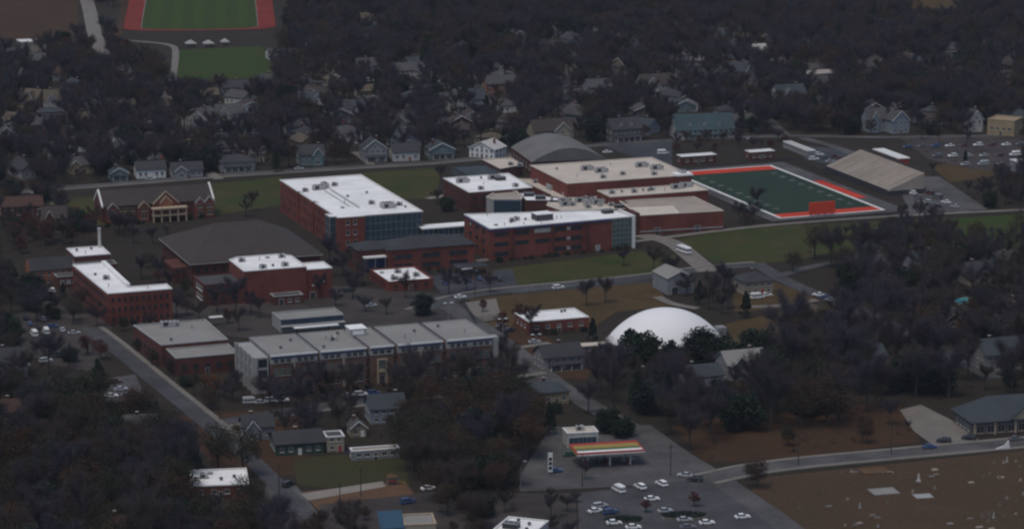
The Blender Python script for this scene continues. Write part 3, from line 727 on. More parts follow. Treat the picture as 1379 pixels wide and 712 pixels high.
# --- covered link
F = Frame((569, 308), 7.5)
t = thing('covered_walkway', 'white-roofed covered bridge joining two white-roofed brick school blocks', 'walkway', F.o, F.t)
MB().box(0, 23, 0, 7.5, 7.1, 7.6).build('roof', 'white_roof', t); MB().box(.4, 22.8, .6, 7.0, 3.6, 3.9).build('deck', 'concrete', t)
curtain(t, (.5,.6), (22.7,.6), 3.95, 7.05, 10, 1, 'curtain_glass', 'offwhite')
for x in (1, 11.5, 18.5, 22):
    for y in (1, 6.4): MB().box(x-.3, x+.3, y-.3, y+.3, 0, 3.6).build('column', 'stone', t)
F.foot(rect(23, 8)); keep([(568,298),(640,296),(640,318),(570,312)])

# --- rear white-roof block
F = Frame((632, 259), 9)
t = thing('classroom_building', 'squat brick school block with white roof behind the covered bridge', 'building', F.o, F.t)
r = flat(t, [(0,0),(30,1.5),(31.5,37),(0,35.5)], 9, 'brick_dark', 'white_roof', 'white')
units(t, r, 8.65, [('big', 5, 24), ('big', 21, 27), ('dark', 23, 24), ('mid', 7.5, 6), ('mid', 24, 7, .4), ('fan', 16, 30), ('pipe', 12, 15)])
for z in (1.5, 5.4): win_row(t, (0,34), (0,1), z, 7, 1.7, 1.7, fm='brick_dark'); win_row(t, (0,0), (13,.6), z, 3, 1.7, 1.7, fm='brick_dark')
F.foot(rect(32, 37)); keep([(592,238),(686,230),(718,252),(718,282),(634,284),(592,262)])

F = Frame((664, 268), 8)
t = thing('school_lobby', 'faceted tan-roofed school lobby with a dark blue glass band between the white roofs', 'building', F.o, F.t)
r = flat(t, [(0,0),(11.5,-4.2),(13,-1),(16,14),(7,16.2),(-1,6)], 8, 'stone', 'tan_roof', 'pale_coping')
curtain(t, (.4,-.14), (11.2,-4.1), 1.0, 7.2, 5, 2, 'curtain_glass', 'blue_metal')
r = flat(t, [(13.2,-5),(29,-10.5),(31,-6),(17.5,13.5),(16.4,13.6)], 7.4, 'brick_dark', 'white_roof', 'dark_metal', name='rear_wall')
units(t, r, 7.05, [('dark', 18.5, 5.5, -.3), ('dark', 21, -2.5, -.3), ('fan', 25, -6)])
F.foot([(0,0),(29,-11),(31,-6),(16,14),(7,16)])

# --- low cream roof crowded with plant
F = Frame((752, 281), 7)
t = thing('school_link_block', 'low brick link block with a cream roof crowded by rooftop machines', 'building', F.o, F.t)
P = [(0,-4),(30,-10),(32,-1),(41,8),(41,20),(21.5,20),(19,66),(7.5,70),(8.5,30),(-2,9)]
r = flat(t, P, 7, 'brick', 'cream_roof', 'pale_coping')
ul = []
for i in range(26):
    x, y = RNG.uniform(6, 30), RNG.uniform(-3, 18)
    ul.append((RNG.choice(['mid', 'mid', 'fan', 'big', 'pipe', 'mid']), x, y, RNG.choice([0, 1.57])))
ul += [('mid', 14, 28), ('mid', 16, 36), ('big', 13, 44, 1.57), ('mid', 12, 60), ('fan', 15, 52), ('dark', 26, -6)]
units(t, r, 6.65, ul)
F.foot(rect(42, 70, 0, -6)); keep([(690,236),(716,226),(770,246),(860,262),(860,284),(760,284),(700,256)])

# --- big gymnasium roofs
F = Frame((764, 247), 13)
t = thing('sports_hall', 'large brick sports hall with a broad cream flat roof beside the football field', 'building', F.o, F.t)
r = flat(t, rect(59, 46.5), 13, 'brick', 'cream_roof', 'pale_coping')
units(t, r, 12.65, [('big', 20, 28), ('big', 24, 21), ('mid', 20, 8), ('big', 46, 27), ('big', 50, 19), ('mid', 44, 7), ('mid', 31, 12), ('pipe', 10, 14), ('pipe', 34, 34), ('fan', 8, 34), ('big', 56, 4, 1.57)])
MB().box(52, 59.6, -.4, 6, 12.7, 13.5).build('roof_cap', 'white_roof', r)
F.foot(rect(59, 46.5)); keep([(708,220),(875,206),(940,236),(938,252),(770,262)])
F = Frame((822, 265), 10.5)
t = thing('sports_hall', 'narrow brick sports wing with cream roof stepping down before the large hall', 'building', F.o, F.t)
r = flat(t, rect(46, 15.5), 10.5, 'brick', 'cream_roof', 'pale_coping')
units(t, r, 10.15, [('mid', 4, 8), ('fan', 9, 9), ('mid', 14, 7), ('fan', 19, 9), ('fan', 21, 8), ('mid', 23, 9), ('big', 35, 9), ('big', 40, 11), ('pipe', 28, 6)])
F.foot(rect(46, 16))
F = Frame((861, 290), 8.5)
t = thing('sports_hall', 'low brick sports block with tan roof and one white roof patch', 'building', F.o, F.t)
r = flat(t, [(0,0),(37.5,-2.5),(38,30),(4,33)], 8.5, 'brick', 'tan_roof', 'pale_coping')
MB().sheet([(.6,.6),(18.5,-.8),(22,15.5),(2,18.5)], 8.22).build('roof_patch', 'pale_coping', r)
MB().prism([(.2,-.2),(37.4,-2.72),(37.4,-2.55),(.2,-.03)], 1.2, 1.7).build('string_course', 'stone', t)
MB().box(-2.2, -.02, -.5, 8, 0, 9.6).build('corner_pier', 'brick_dark', t)
door_at(t, (0,0), (37.5,-2.5), 8, 2.4, 2.6); door_at(t, (0,0), (37.5,-2.5), 26, 2.4, 2.6)
F.foot(rect(40, 36, -2, -3)); keep([(825,262),(935,256),(980,284),(980,312),(862,322)])

# --- arched old gymnasium
F = Frame((716, 217), 7, 14)
t = thing('old_gymnasium', 'old brick gymnasium with a grey arched roof behind the large cream-roofed hall', 'building', F.o, F.t)
Wd, Dp = 36, 40
b = MB(); N = 14; prof = [(Wd*i/N, 6.5 + 6.0*math.sin(math.pi*i/N)**.9) for i in range(N+1)]
MB().prism(rect(Wd-.6, Dp-.6, .3, .3), 0, 6.6).build('wall', 'brick_dark', t)
vs = [(x, -.3, z) for x, z in prof] + [(x, Dp+.3, z) for x, z in prof]; n = N+1
b.add(vs, [(i, i+1, n+i+1, n+i) for i in range(N)] + [tuple(range(N, -1, -1)), tuple(range(n, 2*n))]); b.build('roof', 'vault_roof', t)
win_row(t, (.3,Dp-1), (.3,1), 2, 6, 2.2, 2.4)
F.foot(rect(Wd, Dp)); keep([(704,206),(730,194),(775,194),(808,206),(800,216),(716,220)])

F = Frame((674, 227), 5)
t = thing('school_annex', 'low annex with cream roof and dark flank behind the squat white-roofed block', 'building', F.o, F.t)
r = flat(t, [(0,0),(13,6),(14,25),(0,25)], 5, 'brick_dark', 'cream_roof', 'pale_coping'); units(t, r, 4.65, [('mid', 11, 4), ('mid', 8, 8)])
flat(t, rect(17, 24, -17.02, -4), 3.6, 'dark_siding', 'blue_shingle', 'dark_metal', name='flank_wall')
F.foot(rect(34, 30, -18, -5)); keep([(610,218),(650,211),(690,209),(706,222),(672,232),(612,232)])

# --- long three-storey street front
F = Frame((364.5, 478.6), 13)
t = thing('school_building', 'long three-storey brick and stone school front with a grey roof in five bays', 'building', F.o, F.t)
bays = [(0.0, 16.3), (17.5, 33.6), (35.0, 43.4), (45.0, 61.0), (62.6, 79.0)]
DB = 27.5
MB().box(-.4, 79.4, 1.6, DB-.2, 0, 12.0).build('core_wall', 'brick_dark', t)
for i, (x0, x1) in enumerate(bays):
    MB().prism(rect(x1-x0, DB, x0, 0), 0, 10.0, top=False).build('wall', 'brick_dull', t)
    MB().prism(rect(x1-x0, DB, x0, 0), 10.002, 12.9, top=False).build('upper_wall', 'stone', t)
    r = MB().sheet(rect(x1-x0-.4, DB-.2, x0+.2, .2), 12.75).build('roof', 'grey_roof', t)
    MB().box(x0-.05, x1+.05, -.35, .25, 12.5, 13.05).build('coping', 'white', t)
    MB().box(x0+.1, x1-.1, -.12, -.003, 11.7, 12.45).build('fascia', 'blue_metal', t)
    MB().box(x0-.06, x0+.25, .25, DB, 12.55, 12.98).build('coping', 'metal', t); MB().box(x1-.25, x1+.06, .25, DB, 12.55, 12.98).build('coping', 'metal', t)
    MB().box(x0, x1, DB-.3, DB+.06, 12.55, 13.0).build('coping', 'stone', t)
    units(t, r, 12.75, {0: [('fan', 6, 9), ('fan', 12, 18)], 1: [('fan', 20, 5), ('mid', 26, 14), ('pipe', 24, 16), ('fan', 30, 22)], 2: [('fan', 37, 20)], 3: [('fan', 56, 16), ('pipe', 50, 8)], 4: [('fan', 66, 20), ('pipe', 72, 9)]}[i])
    nw = 3 if i != 2 else 0
    if nw:
        half = (x1-x0)/2
        for (a, c) in ((x0, x0+half), (x0+half, x1)):
            for z, hh, gm in ((10.2, 1.4, 'glass'), (5.8, 2.4, 'stone'), (1.4, 2.4, 'glass')):
                win_row(t, (a,0), (c,0), z, 3, 1.6, hh, .8, cols=2, rows=2, fm='grey_roof', gm='glass' if z != 5.8 else 'green_glass')
        MB().box(x0+half-.35, x0+half+.35, -.3, -.002, 0, 11.6).build('pilaster', 'tan_roof', t)
    else:
        win_row(t, (x0,0), (x1,0), 10.2, 3, 1.8, 1.4, .6, cols=2, fm='stone')
        b = MB(); b.box(x0+2.4, x0+2.9, -.4, -.002, 0, 8.6); b.box(x1-2.9, x1-2.4, -.4, -.002, 0, 8.6); b.box(x0+2.9, x1-2.9, -.4, -.002, 8.1, 8.6); b.box(x0+2.9, x1-2.9, -.4, -.002, 3.8, 5.0)
        b.build('entrance_surround', 'cream_stone', t)
        win_row(t, (x0+2.9,0), (x1-2.9,0), 5.1, 1, 2.4, 2.9, .1, cols=4, rows=3, fm='stone', gm='green_glass', sill=False); door_at(t, (x0+2.9,0), (x1-2.9,0), 1.3, 1.8, 2.8)
b = MB(); b.box(33.2, 39.0, 17, 23, 12.76, 15.2, 0); b.box(33.0, 39.2, 16.8, 23.2, 15.2, 15.5, 1); b.box(34, 38, 16.9, 16.99, 13.4, 14.8, 1); b.build('roof_house', ['unit', 'white_roof'], t)
for (x, m_) in ((16.9, 0), (34.3, 0), (44.2, 0), (61.8, 0)):
    for z in (1.5, 5.5, 9.2): put('window', win_mesh(1.0, 2.2, 1, 2, 'stone'), t, (x, 1.58, z))
# stone end block
MB().prism(rect(5.0, 23.0, -5.6, .8), 0, 12.4, top=False).build('end_wall', 'stone', t); r = MB().sheet(rect(5.0, 23.0, -5.6, .8), 12.2).build('end_roof', 'stone', t)
for k in range(5):
    y = 1.2 + k * 5.4
    MB().box(-6.2, -5.58, y-.1, y+1.3, 0, 12.6).build('pilaster', 'stone', t)
    if k < 4:
        for z in (1.2, 5.2, 9.0): win_row(t, (-5.6, y+5.2), (-5.6, y+1.4), z, 1, 2.6, 2.8, .2, cols=2, rows=2, fm='stone', sill=False)
MB().box(-5.7, -4.6, .1, .78, 0, 12.6).build('pilaster', 'stone', t)
for z in (1.2, 5.2, 9.0): win_row(t, (-4.5,.8), (-.7,.8), z, 1, 3.0, 2.8, .2, cols=2, rows=2, fm='dark_metal', sill=False)
MB().box(79.42, 81.4, .3, 4, 0, 12.6).build('end_pier', 'stone', t)
F.foot(rect(90, 30, -7, -1)); keep([(318,450),(394,444),(626,426),(670,446),(670,464),(350,496),(320,484)])

# --- low grey-roofed block
F = Frame((217, 464), 8)
t = thing('school_building', 'low brick school block with grey roof in two levels beside the left road', 'building', F.o, F.t)
r = flat(t, [(0,0),(23.8,0),(23.8,32),(-2.5,32)], 8, 'brick_dark', 'grey_roof', 'stone')
units(t, r, 7.65, [('mid', 12, 28), ('big', 9, 27), ('fan', 5, 6), ('pipe', 16, 20)])
F2 = Frame((237, 482), 6.5); o2 = F2.o - F.o; ox = o2.x*CU + o2.y*SU; oy = -o2.x*SU + o2.y*CU
flat(t, rect(22, -oy-.05, ox, oy), 6.5, 'brick_dark', 'grey_roof', 'stone', name='front_wall')
for x in (.05, .3, .55): pass
win_row(t, (ox, oy), (ox+22, oy), 2.0, 5, 1.8, 1.8, fm='dark_metal'); win_row(t, (ox, -.2), (ox, oy), 2.0, 3, 1.6, 1.8, fm='dark_metal'); win_row(t, (-2.5,31), (-.2,1), 2.4, 6, 1.8, 2.0, fm='dark_metal')
door_at(t, (ox, oy), (ox+22, oy), 11)
F.foot(rect(30, 52, -3, -18)); keep([(174,434),(280,426),(322,470),(322,492),(240,500),(180,450)])

# --- pale low roofs behind the street front
F = Frame((378, 430), 5)
t = thing('portable_classrooms', 'long low pale-roofed block with a blue window band behind the street front', 'building', F.o, F.t)
flat(t, rect(23.8, 11.8), 5, 'stone', 'grey_roof', 'stone'); MB().box(-.3, 24, -2.2, -.02, 2.4, 2.7).build('canopy', 'stone', t)
curtain(t, (.2,0), (23.6,0), 3.0, 4.6, 12, 1, 'curtain_glass', 'blue_metal'); door_at(t, (0,0), (23.8,0), 6); door_at(t, (0,0), (23.8,0), 18)
F.foot(rect(25, 16, 0, -3)); keep([(362,412),(462,408),(466,432),(380,440)])
F = Frame((397, 442), 3.4)
t = thing('walkway_canopy', 'long thin white walkway canopy just behind the grey-roofed street front', 'canopy', F.o, F.t)
MB().box(0, 16.8, 0, 2.6, 3.1, 3.4).build('roof', 'white', t)
for x in (.5, 5.7, 11, 16.2): MB().tube((x, 1.3, 0), (x, 1.3, 3.1), .1, .1).build('post', 'metal', t)
keep([(394,434),(462,432),(462,444),(396,446)])
F = Frame((283, 428), 3.2)
t = thing('walkway_canopy', 'short white canopy between the low grey-roofed block and the gymnasium', 'canopy', F.o, F.t)
MB().box(0, 5.0, 0, 2.4, 3.0, 3.3).build('roof', 'white', t)
for x in (.4, 4.6): MB().tube((x, 1.2, 0), (x, 1.2, 3.0), .1, .1).build('post', 'metal', t)
keep([(281,420),(304,420),(304,432),(281,432)])

# --- gabled collegiate building
F = Frame((137, 279), 7)
t = thing('school_building', 'old brick school with dark roof, stone-edged gables and a cream portico', 'building', F.o, F.t)
MB().prism(rect(49.5, 15), 0, 7.1).build('wall', 'brick_dark', t)
gable_roof(t, .5, 49, 0, 15, 7.1, 12.6, 'brown_roof', .3)
for x in (-.2, 48.9):
    b = MB(); b.extrude_x([(-.6, 6.7), (7.5, 12.6), (15.6, 6.7), (15.6, 7.6), (7.5, 13.5), (-.6, 7.6)], x, x+.75); b.build('gable_coping', 'white', t)
    MB().extrude_x([(.1, 7.1), (14.9, 7.1), (7.5, 12.5)], x+.2, x+.5).build('gable', 'brick_dark', t)
def gable_front(x0, x1, y, ze, zr, depth, wall='brick', edge='cream_stone'):
    xm = (x0+x1)/2
    b = MB(); b.extrude_y([(x0,0),(x1,0),(x1,ze),(xm,zr),(x0,ze)], y, y+depth); b.build('gable_bay', wall, t)
    b = MB(); k = .55
    b.extrude_y([(x0-.3,ze-.2),(xm,zr+.1),(x1+.3,ze-.2),(x1+.3,ze+k),(xm,zr+.1+k*1.4),(x0-.3,ze+k)], y-.25, y+.35); b.build('gable_coping', edge, t)
    gable_roof(t, x0, x1, y+.5, y+depth, ze+.05, zr+.05, 'brown_roof', 0.1, 'y', 'bay_roof')
    win_row(t, (x0,y), (x1,y), 1.4, 2, 1.3, 2.0, .6, fm='cream_stone'); win_row(t, (x0,y), (x1,y), 4.6, 2, 1.3, 1.6, .6, fm='cream_stone')
gable_front(22, 33, -3, 7.2, 12.2, 9); gable_front(25, 30, -3.4, 7.4, 10.2, .35, 'brick_orange')
gable_front(15.5, 20, -3.5, 6.2, 8.4, 5); gable_front(40.5, 44.2, -4, 6.4, 8.6, 6, edge='stone'); gable_front(44.6, 48.6, -4, 6.6, 9.0, 6, edge='stone')
gable_front(2, 6.5, -3, 6.2, 8.4, 5, edge='stone')
MB().box(20.5, 36, -7.5, -3.8, 5.6, 6.2).build('portico_roof', 'cream_stone', t); MB().box(20.8, 35.7, -7.3, -3.9, 2.7, 3.1).build('portico_balcony', 'cream_stone', t)
for x in (21, 24.6, 28.2, 31.8, 35.4): MB().box(x-.3, x+.3, -7.2, -6.6, 0, 5.6).build('portico_column', 'cream_stone', t)
win_row(t, (6.5,0), (15.5,0), 1.4, 4, 1.3, 2.2, fm='cream_stone'); win_row(t, (6.5,0), (15.5,0), 4.4, 4, 1.3, 1.6, fm='cream_stone')
F.foot(rect(52, 26, -1, -9)); keep([(150,252),(290,242),(304,270),(300,292),(250,300),(190,302)])

# --- small brick block with white roof (right of the street front)
F = Frame((712, 433), 4.5)
t = thing('brick_store', 'small brick block with a white roof behind a bare tree near the white dome', 'building', F.o, F.t)
r = flat(t, rect(23.5, 15), 4.5, 'brick', 'white_roof', 'white'); units(t, r, 4.15, [('fan', 17, 11), ('fan', 18.5, 11.5), ('hatch', 6, 9)])
win_row(t, (0,0), (23.5,0), 1.5, 5, 1.6, 1.4); door_at(t, (0,0), (23.5,0), 12); win_row(t, (0,14), (0,1), 1.5, 3, 1.6, 1.4)
F.foot(rect(24, 16)); keep([(700,412),(776,410),(796,426),(794,442),(714,446)])

# --- white dome
c = G(894, 457)
t = thing('sports_dome', 'big smooth white fabric dome behind dark evergreen trees', 'dome', (c.x, c.y, 0), TH)
b = MB(); NA, NRg = 48, 14; a_, b_, h_ = 21.5, 17.0, 11.5
vs = [(0, 0, h_)]
for j in range(1, NRg+1):
    q = j/NRg; z = h_ * (1 - q**2.1)**0.85
    for i in range(NA): an = 2*math.pi*i/NA; vs.append((a_*q*math.cos(an), b_*q*math.sin(an), z))
fs = [(0, 1+i, 1+(i+1) % NA) for i in range(NA)]
for j in range(NRg-1):
    for i in range(NA): p = 1+j*NA; fs.append((p+i, p+NA+i, p+NA+(i+1) % NA, p+(i+1) % NA))
b.add(vs, fs); o = b.build('dome_shell', 'dome', t); o.data.polygons.foreach_set('use_smooth', [True]*len(o.data.polygons))
MB().ring([(1.015*a_*math.cos(2*math.pi*i/NA), 1.015*b_*math.sin(2*math.pi*i/NA)) for i in range(NA)], [(.97*a_*math.cos(2*math.pi*i/NA), .97*b_*math.sin(2*math.pi*i/NA)) for i in range(NA)], 0, .7).build('base_ring', 'concrete', t)
MB().box(20.6, 24.0, -2, 2, 0, 3).build('airlock', 'grey_siding', t)
foot([(c.x+23*math.cos(i*.4), c.y+19*math.sin(i*.4)) for i in range(16)]); keep([(816,456),(850,424),(894,410),(940,424),(972,446),(960,452),(900,452),(850,448)])
F = Frame((770, 466), 3, 14)
t = thing('low_shed', 'long low pale shed roof running up to the left edge of the dome', 'shed', F.o, F.t)
MB().box(0, 13.5, 0, 4, 0, 2.6).build('wall', 'dark_siding', t); MB().box(-.3, 13.8, -.3, 4.3, 2.6, 2.9).build('roof', 'cream_roof', t); door_at(t, (0,0), (13.5,0), 4); win_row(t, (5,0), (13,0), 1.1, 3, 1.2, 1.0)
F.foot(rect(14, 5))

# --- grandstand
F = Frame((1195, 257), 2.4, 20)
t = thing('grandstand', 'long grey grandstand with rows of seating facing the football field', 'grandstand', F.o, F.t)
NSTEP, WS, LS, z0, z1 = 22, 18.6, 64, 2.4, 9.4
prof = [(WS, 0), (WS, z1)]
for i in range(NSTEP):
    x = WS - (i)*WS/NSTEP; z = z1 - i*(z1-z0)/NSTEP
    prof += [(x - .45*WS/NSTEP, z), (x - .45*WS/NSTEP, z-.28), (x - WS/NSTEP, z-.28)]
prof += [(0, 0)]
b = MB(); b.extrude_y(prof, 0, LS); b.build('seating_tiers', 'tan_roof', t)
MB().box(-.25, -.02, 0, LS, 0, 2.9).build('front_wall', 'dark_metal', t)
MB().prism([(0,-.15),(WS,-.15),(WS,-.02),(0,-.02)], 0, 2.2).build('end_wall', 'dark_metal', t)
for i in range(7):
    y = 5 + i*9; ai = MB().box(-.1, WS, y, y+.9, 0, .1).build('aisle', 'tan_roof', t, (0, 0, z0+.12)); ai.rotation_euler = (0, -math.atan2(z1-z0, WS), 0)
b = MB(); b.box(WS-.15, WS+.05, 0, LS, z1, z1+1.1); b.build('back_rail', 'dark_metal', t)
t2 = F.wld(WS+.5, 26)
p = thing('press_box', 'white-roofed press box with a red wall behind the grandstand', 'press box', (t2[0], t2[1], 0), F.t)
MB().box(0, 5, 0, 26, 0, 11.2).build('wall', 'red', p); MB().box(-.4, 5.4, -.4, 26.4, 11.2, 11.6).build('roof', 'white', p); win_row(p, (0,25), (0,1), 9.6, 8, 2.4, 1.2, sill=False)
F.foot(rect(27, 66, -2, -1)); keep([(1112,220),(1170,200),(1250,230),(1246,262),(1196,264)])
# red backdrop board by the near end zone
c = G(1090, 292)
t = thing('scoreboard', 'plain red scoreboard back standing over the near end zone', 'scoreboard', (c.x, c.y, 0), TH)
MB().box(0, 12.2, 0, .5, 1.2, 6.2).build('panel', 'red_board', t)
for x in (1, 4.4, 7.8, 11.2): MB().box(x-.15, x+.15, .5, .8, 0, 6.0).build('post', 'dark_metal', t)
for k in range(4): MB().box(.1+k*3.05, 2.95+k*3.05, -.08, -.002, 1.35, 6.05).build('panel_sheet', 'red_board', t)

# stadium edge blocks
def small_flat(px, w, d, h, wall, roofm, name, label, cat='building', th=20, nwin=4, cop='white', fm='offwhite', clear=True):
    F = Frame(px, h, th); t = thing(name, label, cat, F.o, F.t)
    r = flat(t, rect(w, d), h, wall, roofm, cop)
    z = max(.9, h*.35)
    if nwin:
        win_row(t, (0,0), (w,0), z, nwin, min(1.6, w/nwin*.6), min(1.4, h*.4), fm=fm); win_row(t, (0,d-.3), (0,.3), z, max(1, int(nwin*d/w)), min(1.4, d*.3), min(1.4, h*.4), fm=fm)
    door_at(t, (0,0), (w,0), w*.5)
    F.foot(rect(w, d))
    if clear:
        a = [F.wld(*q) for q in rect(w, d)]; keep([PX(q[0], q[1], h) for q in a]); A = PX(*a[0], h*.3); B = PX(*a[1], h*.3); keep([A, B, PX(*a[1], h), PX(*a[0], h)])
    return t, r
small_flat((918, 211), 18, 6, 4.2, 'brick_dark', 'white_roof', 'field_house', 'dark brick field house with white roof left of the far end zone')
small_flat((1010, 205), 13, 6, 4.2, 'brick_dark', 'white_roof', 'field_house', 'brick field house with white roof beyond the far end zone corner')
small_flat((1088, 203), 4, 28, 3.4, 'grey_siding', 'offwhite', 'canopy_shed', 'long narrow pale-roofed shed among parked cars beyond the field', th=20, nwin=2)

# --- petrol station
F = Frame((777, 611), 5.2, 12)
t = thing('petrol_canopy', 'petrol station canopy with red, yellow, green and white stripes', 'canopy', F.o, F.t)
MB().box(0, 21.5, 0, 11, 4.5, 5.3).build('canopy_deck', 'red', t)
for i, (y0, y1, m_) in enumerate(((.6, 2.6, 'white'), (2.9, 4.6, 'green_paint'), (4.9, 8.6, 'yellow'), (9.0, 10.6, 'red'))): MB().box(.5, 21.0, y0, y1, 5.3, 5.36).build('roof_stripe', m_, t)
MB().box(-.08, 21.58, -.08, -.002, 4.55, 4.85).build('fascia_stripe', 'white', t); MB().box(-.08, -.002, 0, 11, 4.55, 5.0).build('fascia_stripe', 'yellow', t)
for x in (4, 11, 17.5):
    for y in (2.5, 8.5): MB().box(x-.25, x+.25, y-.25, y+.25, 0, 4.5).build('column', 'offwhite', t)
F.foot(rect(22, 12)); keep([(748,588),(870,588),(874,634),(760,640)])
for i, (x, y) in enumerate(((4, 4.2), (11, 4.2), (17.5, 4.2))):
    q = F.wld(x, y); p = thing('fuel_pump', 'fuel pump under the striped canopy, %s' % ['at its left end', 'in its middle', 'at its right end'][i], 'fuel pump', (q[0], q[1], 0), F.t, 'fuel pumps')
    MB().box(-.9, .9, -.6, .6, 0, .18).build('island', 'concrete', p); MB().box(-.35, .35, -.25, .25, .18, 1.9).build('cabinet', 'red', p); MB().box(-.25, .25, -.28, -.252, 1.2, 1.7).build('display', 'glass', p); MB().tube((.38,0,1.6), (.42,-.1,.5), .04, .04).build('hose', 'rubber', p)
F = Frame((764, 583), 5.0, 12)
t = thing('petrol_shop', 'small pale-roofed shop behind the striped petrol canopy', 'shop', F.o, F.t)
r = flat(t, rect(10, 6.5), 5, 'offwhite', 'cream_roof', 'white'); curtain(t, (.6,0), (9.4,0), .6, 3.4, 6, 1, 'curtain_glass', 'metal'); units(t, r, 4.65, [('mid', 5, 4)]); win_row(t, (0,6), (0,.5), 1, 2, 1.2, 1.2)
F.foot(rect(11, 8)); keep([(754,570),(808,570),(808,594),(756,596)])
c = G(741, 640)
t = thing('price_sign', 'tall narrow white price sign left of the petrol station', 'sign', (c.x, c.y, 0), .15)
MB().box(-.7, .7, -.2, .2, 1.2, 7.2).build('board', 'white', t)
for x in (-.55, .55): MB().box(x-.1, x+.1, -.1, .1, 0, 1.2).build('post', 'metal', t)
for k in range(3): MB().box(-.5, .5, -.24, -.202, 2.0+k*1.4, 3.0+k*1.4).build('price_panel', 'glass', t)
keep([(736,604),(746,604),(746,640),(736,640)])

# ================================================================ HOUSES
def house(label, x0, x1, yt, yb, wall='offwhite', roof='slate_roof', style='g', th=20, d=None, porch=False, chim=True, dorm=0, name='house', cat='house', storeys=None, trim='white', win='offwhite', hfix=None, clear=True, hwr=.60):
    """x0..x1, yt..yb: the extent the house has in the photograph; its base stands on the ground at row yb"""
    k = KPX(yb); c = G((x0+x1)/2, yb)
    wpx = (x1-x0)/k
    if d is None: d = max(6.5, min(11, wpx*.75))
    a = math.radians(th); w = max(5.0, (wpx - abs(math.sin(a))*d*.75) / max(.5, abs(math.cos(a))))
    Ht = max(4.2, min(11.5, ((yb-yt)/k - .17*d) / .98)) if hfix is None else hfix
    hw = Ht * (hwr if style != 'flat' else 1); hr = Ht
    t = thing(name, label, cat, (c.x, c.y, 0), a)
    x0, x1, y0, y1 = -w/2, w/2, 0, d
    MB().prism([(x0,y0),(x1,y0),(x1,y1),(x0,y1)], 0, hw, top=False).build('wall', wall, t)
    rf = None
    if style == 'flat':
        MB().ring(offset([(x0,y0),(x1,y0),(x1,y1),(x0,y1)], .2), offset([(x0,y0),(x1,y0),(x1,y1),(x0,y1)], -.3), hw-.3, hw+.1).build('coping', trim, t)
        rf = MB().sheet([(x0+.1,y0+.1),(x1-.1,y0+.1),(x1-.1,y1-.1),(x0+.1,y1-.1)], hw-.25).build('roof', roof, t)
    elif style in ('g', 'x'):
        for xx in (x0, x1-.12): MB().extrude_x([(y0, hw), (y1, hw), ((y0+y1)/2, hr-.15)], xx, xx+.12).build('gable', wall, t)
        rf = gable_roof(t, x0, x1, y0, y1, hw, hr, roof)
        if style == 'x':
            gx0 = x0 + w*RNG.choice([.08, .5]); gx1 = gx0 + w*.4; zr = hw + (hr-hw)*.85
            MB().extrude_y([(gx0,0),(gx1,0),(gx1,hw),((gx0+gx1)/2,zr-.15),(gx0,hw)], y0-1.6, y0+.2).build('gable_bay', wall, t)
            gable_roof(t, gx0, gx1, y0-1.6, y0+d*.4, hw, zr, roof, .45, 'y', 'bay_roof')
            b = MB(); e = .5; s_ = (zr-hw)/((gx1-gx0)/2); zl = hw - s_*e; xm = (gx0+gx1)/2
            b.extrude_y([(gx0-e, zl-.1), (xm, zr-.1), (gx1+e, zl-.1), (gx1+e, zl+.2), (xm, zr+.25), (gx0-e, zl+.2)], y0-2.25, y0-2.11); b.build('barge_board', trim, t)
            win_row(t, (gx0,y0-1.6), (gx1,y0-1.6), .9, 1, min(1.8, w*.25), 1.4, .3, fm=win)
            if hw > 4.6: win_row(t, (gx0,y0-1.6), (gx1,y0-1.6), hw-1.6, 1, 1.4, 1.3, .3, fm=win)
    elif style == 'f':
        for yy in (y0, y1-.12): MB().extrude_y([(x0, hw), (x1, hw), ((x0+x1)/2, hr-.15)], yy, yy+.12).build('gable', wall, t)
        rf = gable_roof(t, x0, x1, y0, y1, hw, hr, roof, .5, 'y')
        b = MB(); e = .5; s_ = (hr-hw)/(w/2); zl = hw - s_*e
        b.extrude_y([(x0-e, zl-.1), (0, hr-.1), (x1+e, zl-.1), (x1+e, zl+.2), (0, hr+.28), (x0-e, zl+.2)], y0-.66, y0-.52); b.build('barge_board', trim, t)
    else:
        rf = hip_roof(t, x0, x1, y0, y1, hw, hr, roof, over=.5)
    ns = storeys or (2 if hw > 4.6 else 1); sh = hw/ns
    for s_ in range(ns):
        z = s_*sh + sh*.32; hh = min(1.5, sh*.5); n = max(2, int(w/2.6))
        win_row(t, (x0,y0), (x1,y0), z, n, 1.2, hh, .5, fm=win, skip=(n//2,) if s_ == 0 else ())
        nn = max(1, int(d/3.2)); win_row(t, (x0,y1), (x0,y0), z, nn, 1.1, hh, .6, fm=win); win_row(t, (x1,y0), (x1,y1), z, nn, 1.1, hh, .6, fm=win)
    door_at(t, (x0,y0), (x1,y0), w*(.5*(1 if (max(2,int(w/2.6)) % 2) else 1) + (.5/max(2,int(w/2.6)) if max(2,int(w/2.6)) % 2 == 0 else 0)), 1.0, 2.1, RNG.choice(['dark_metal', 'red', 'white', 'brick_dark']))
    if style == 'f' : win_row(t, (x0*.4,y0), (x1*.4,y0), hw+.1, 1, 1.1, min(1.2, (hr-hw)*.4), .1, fm=win)
    if chim and style != 'flat':
        cx, cy = w*RNG.uniform(-.32, .32), d*RNG.uniform(.5, .62)
        b = MB(); b.box(cx-.45, cx+.45, cy-.35, cy+.35, hw+.2, hr+1.0, 0); b.box(cx-.55, cx+.55, cy-.45, cy+.45, hr+1.0, hr+1.15, 1); b.build('chimney', ['brick_dark', 'stone'], rf)
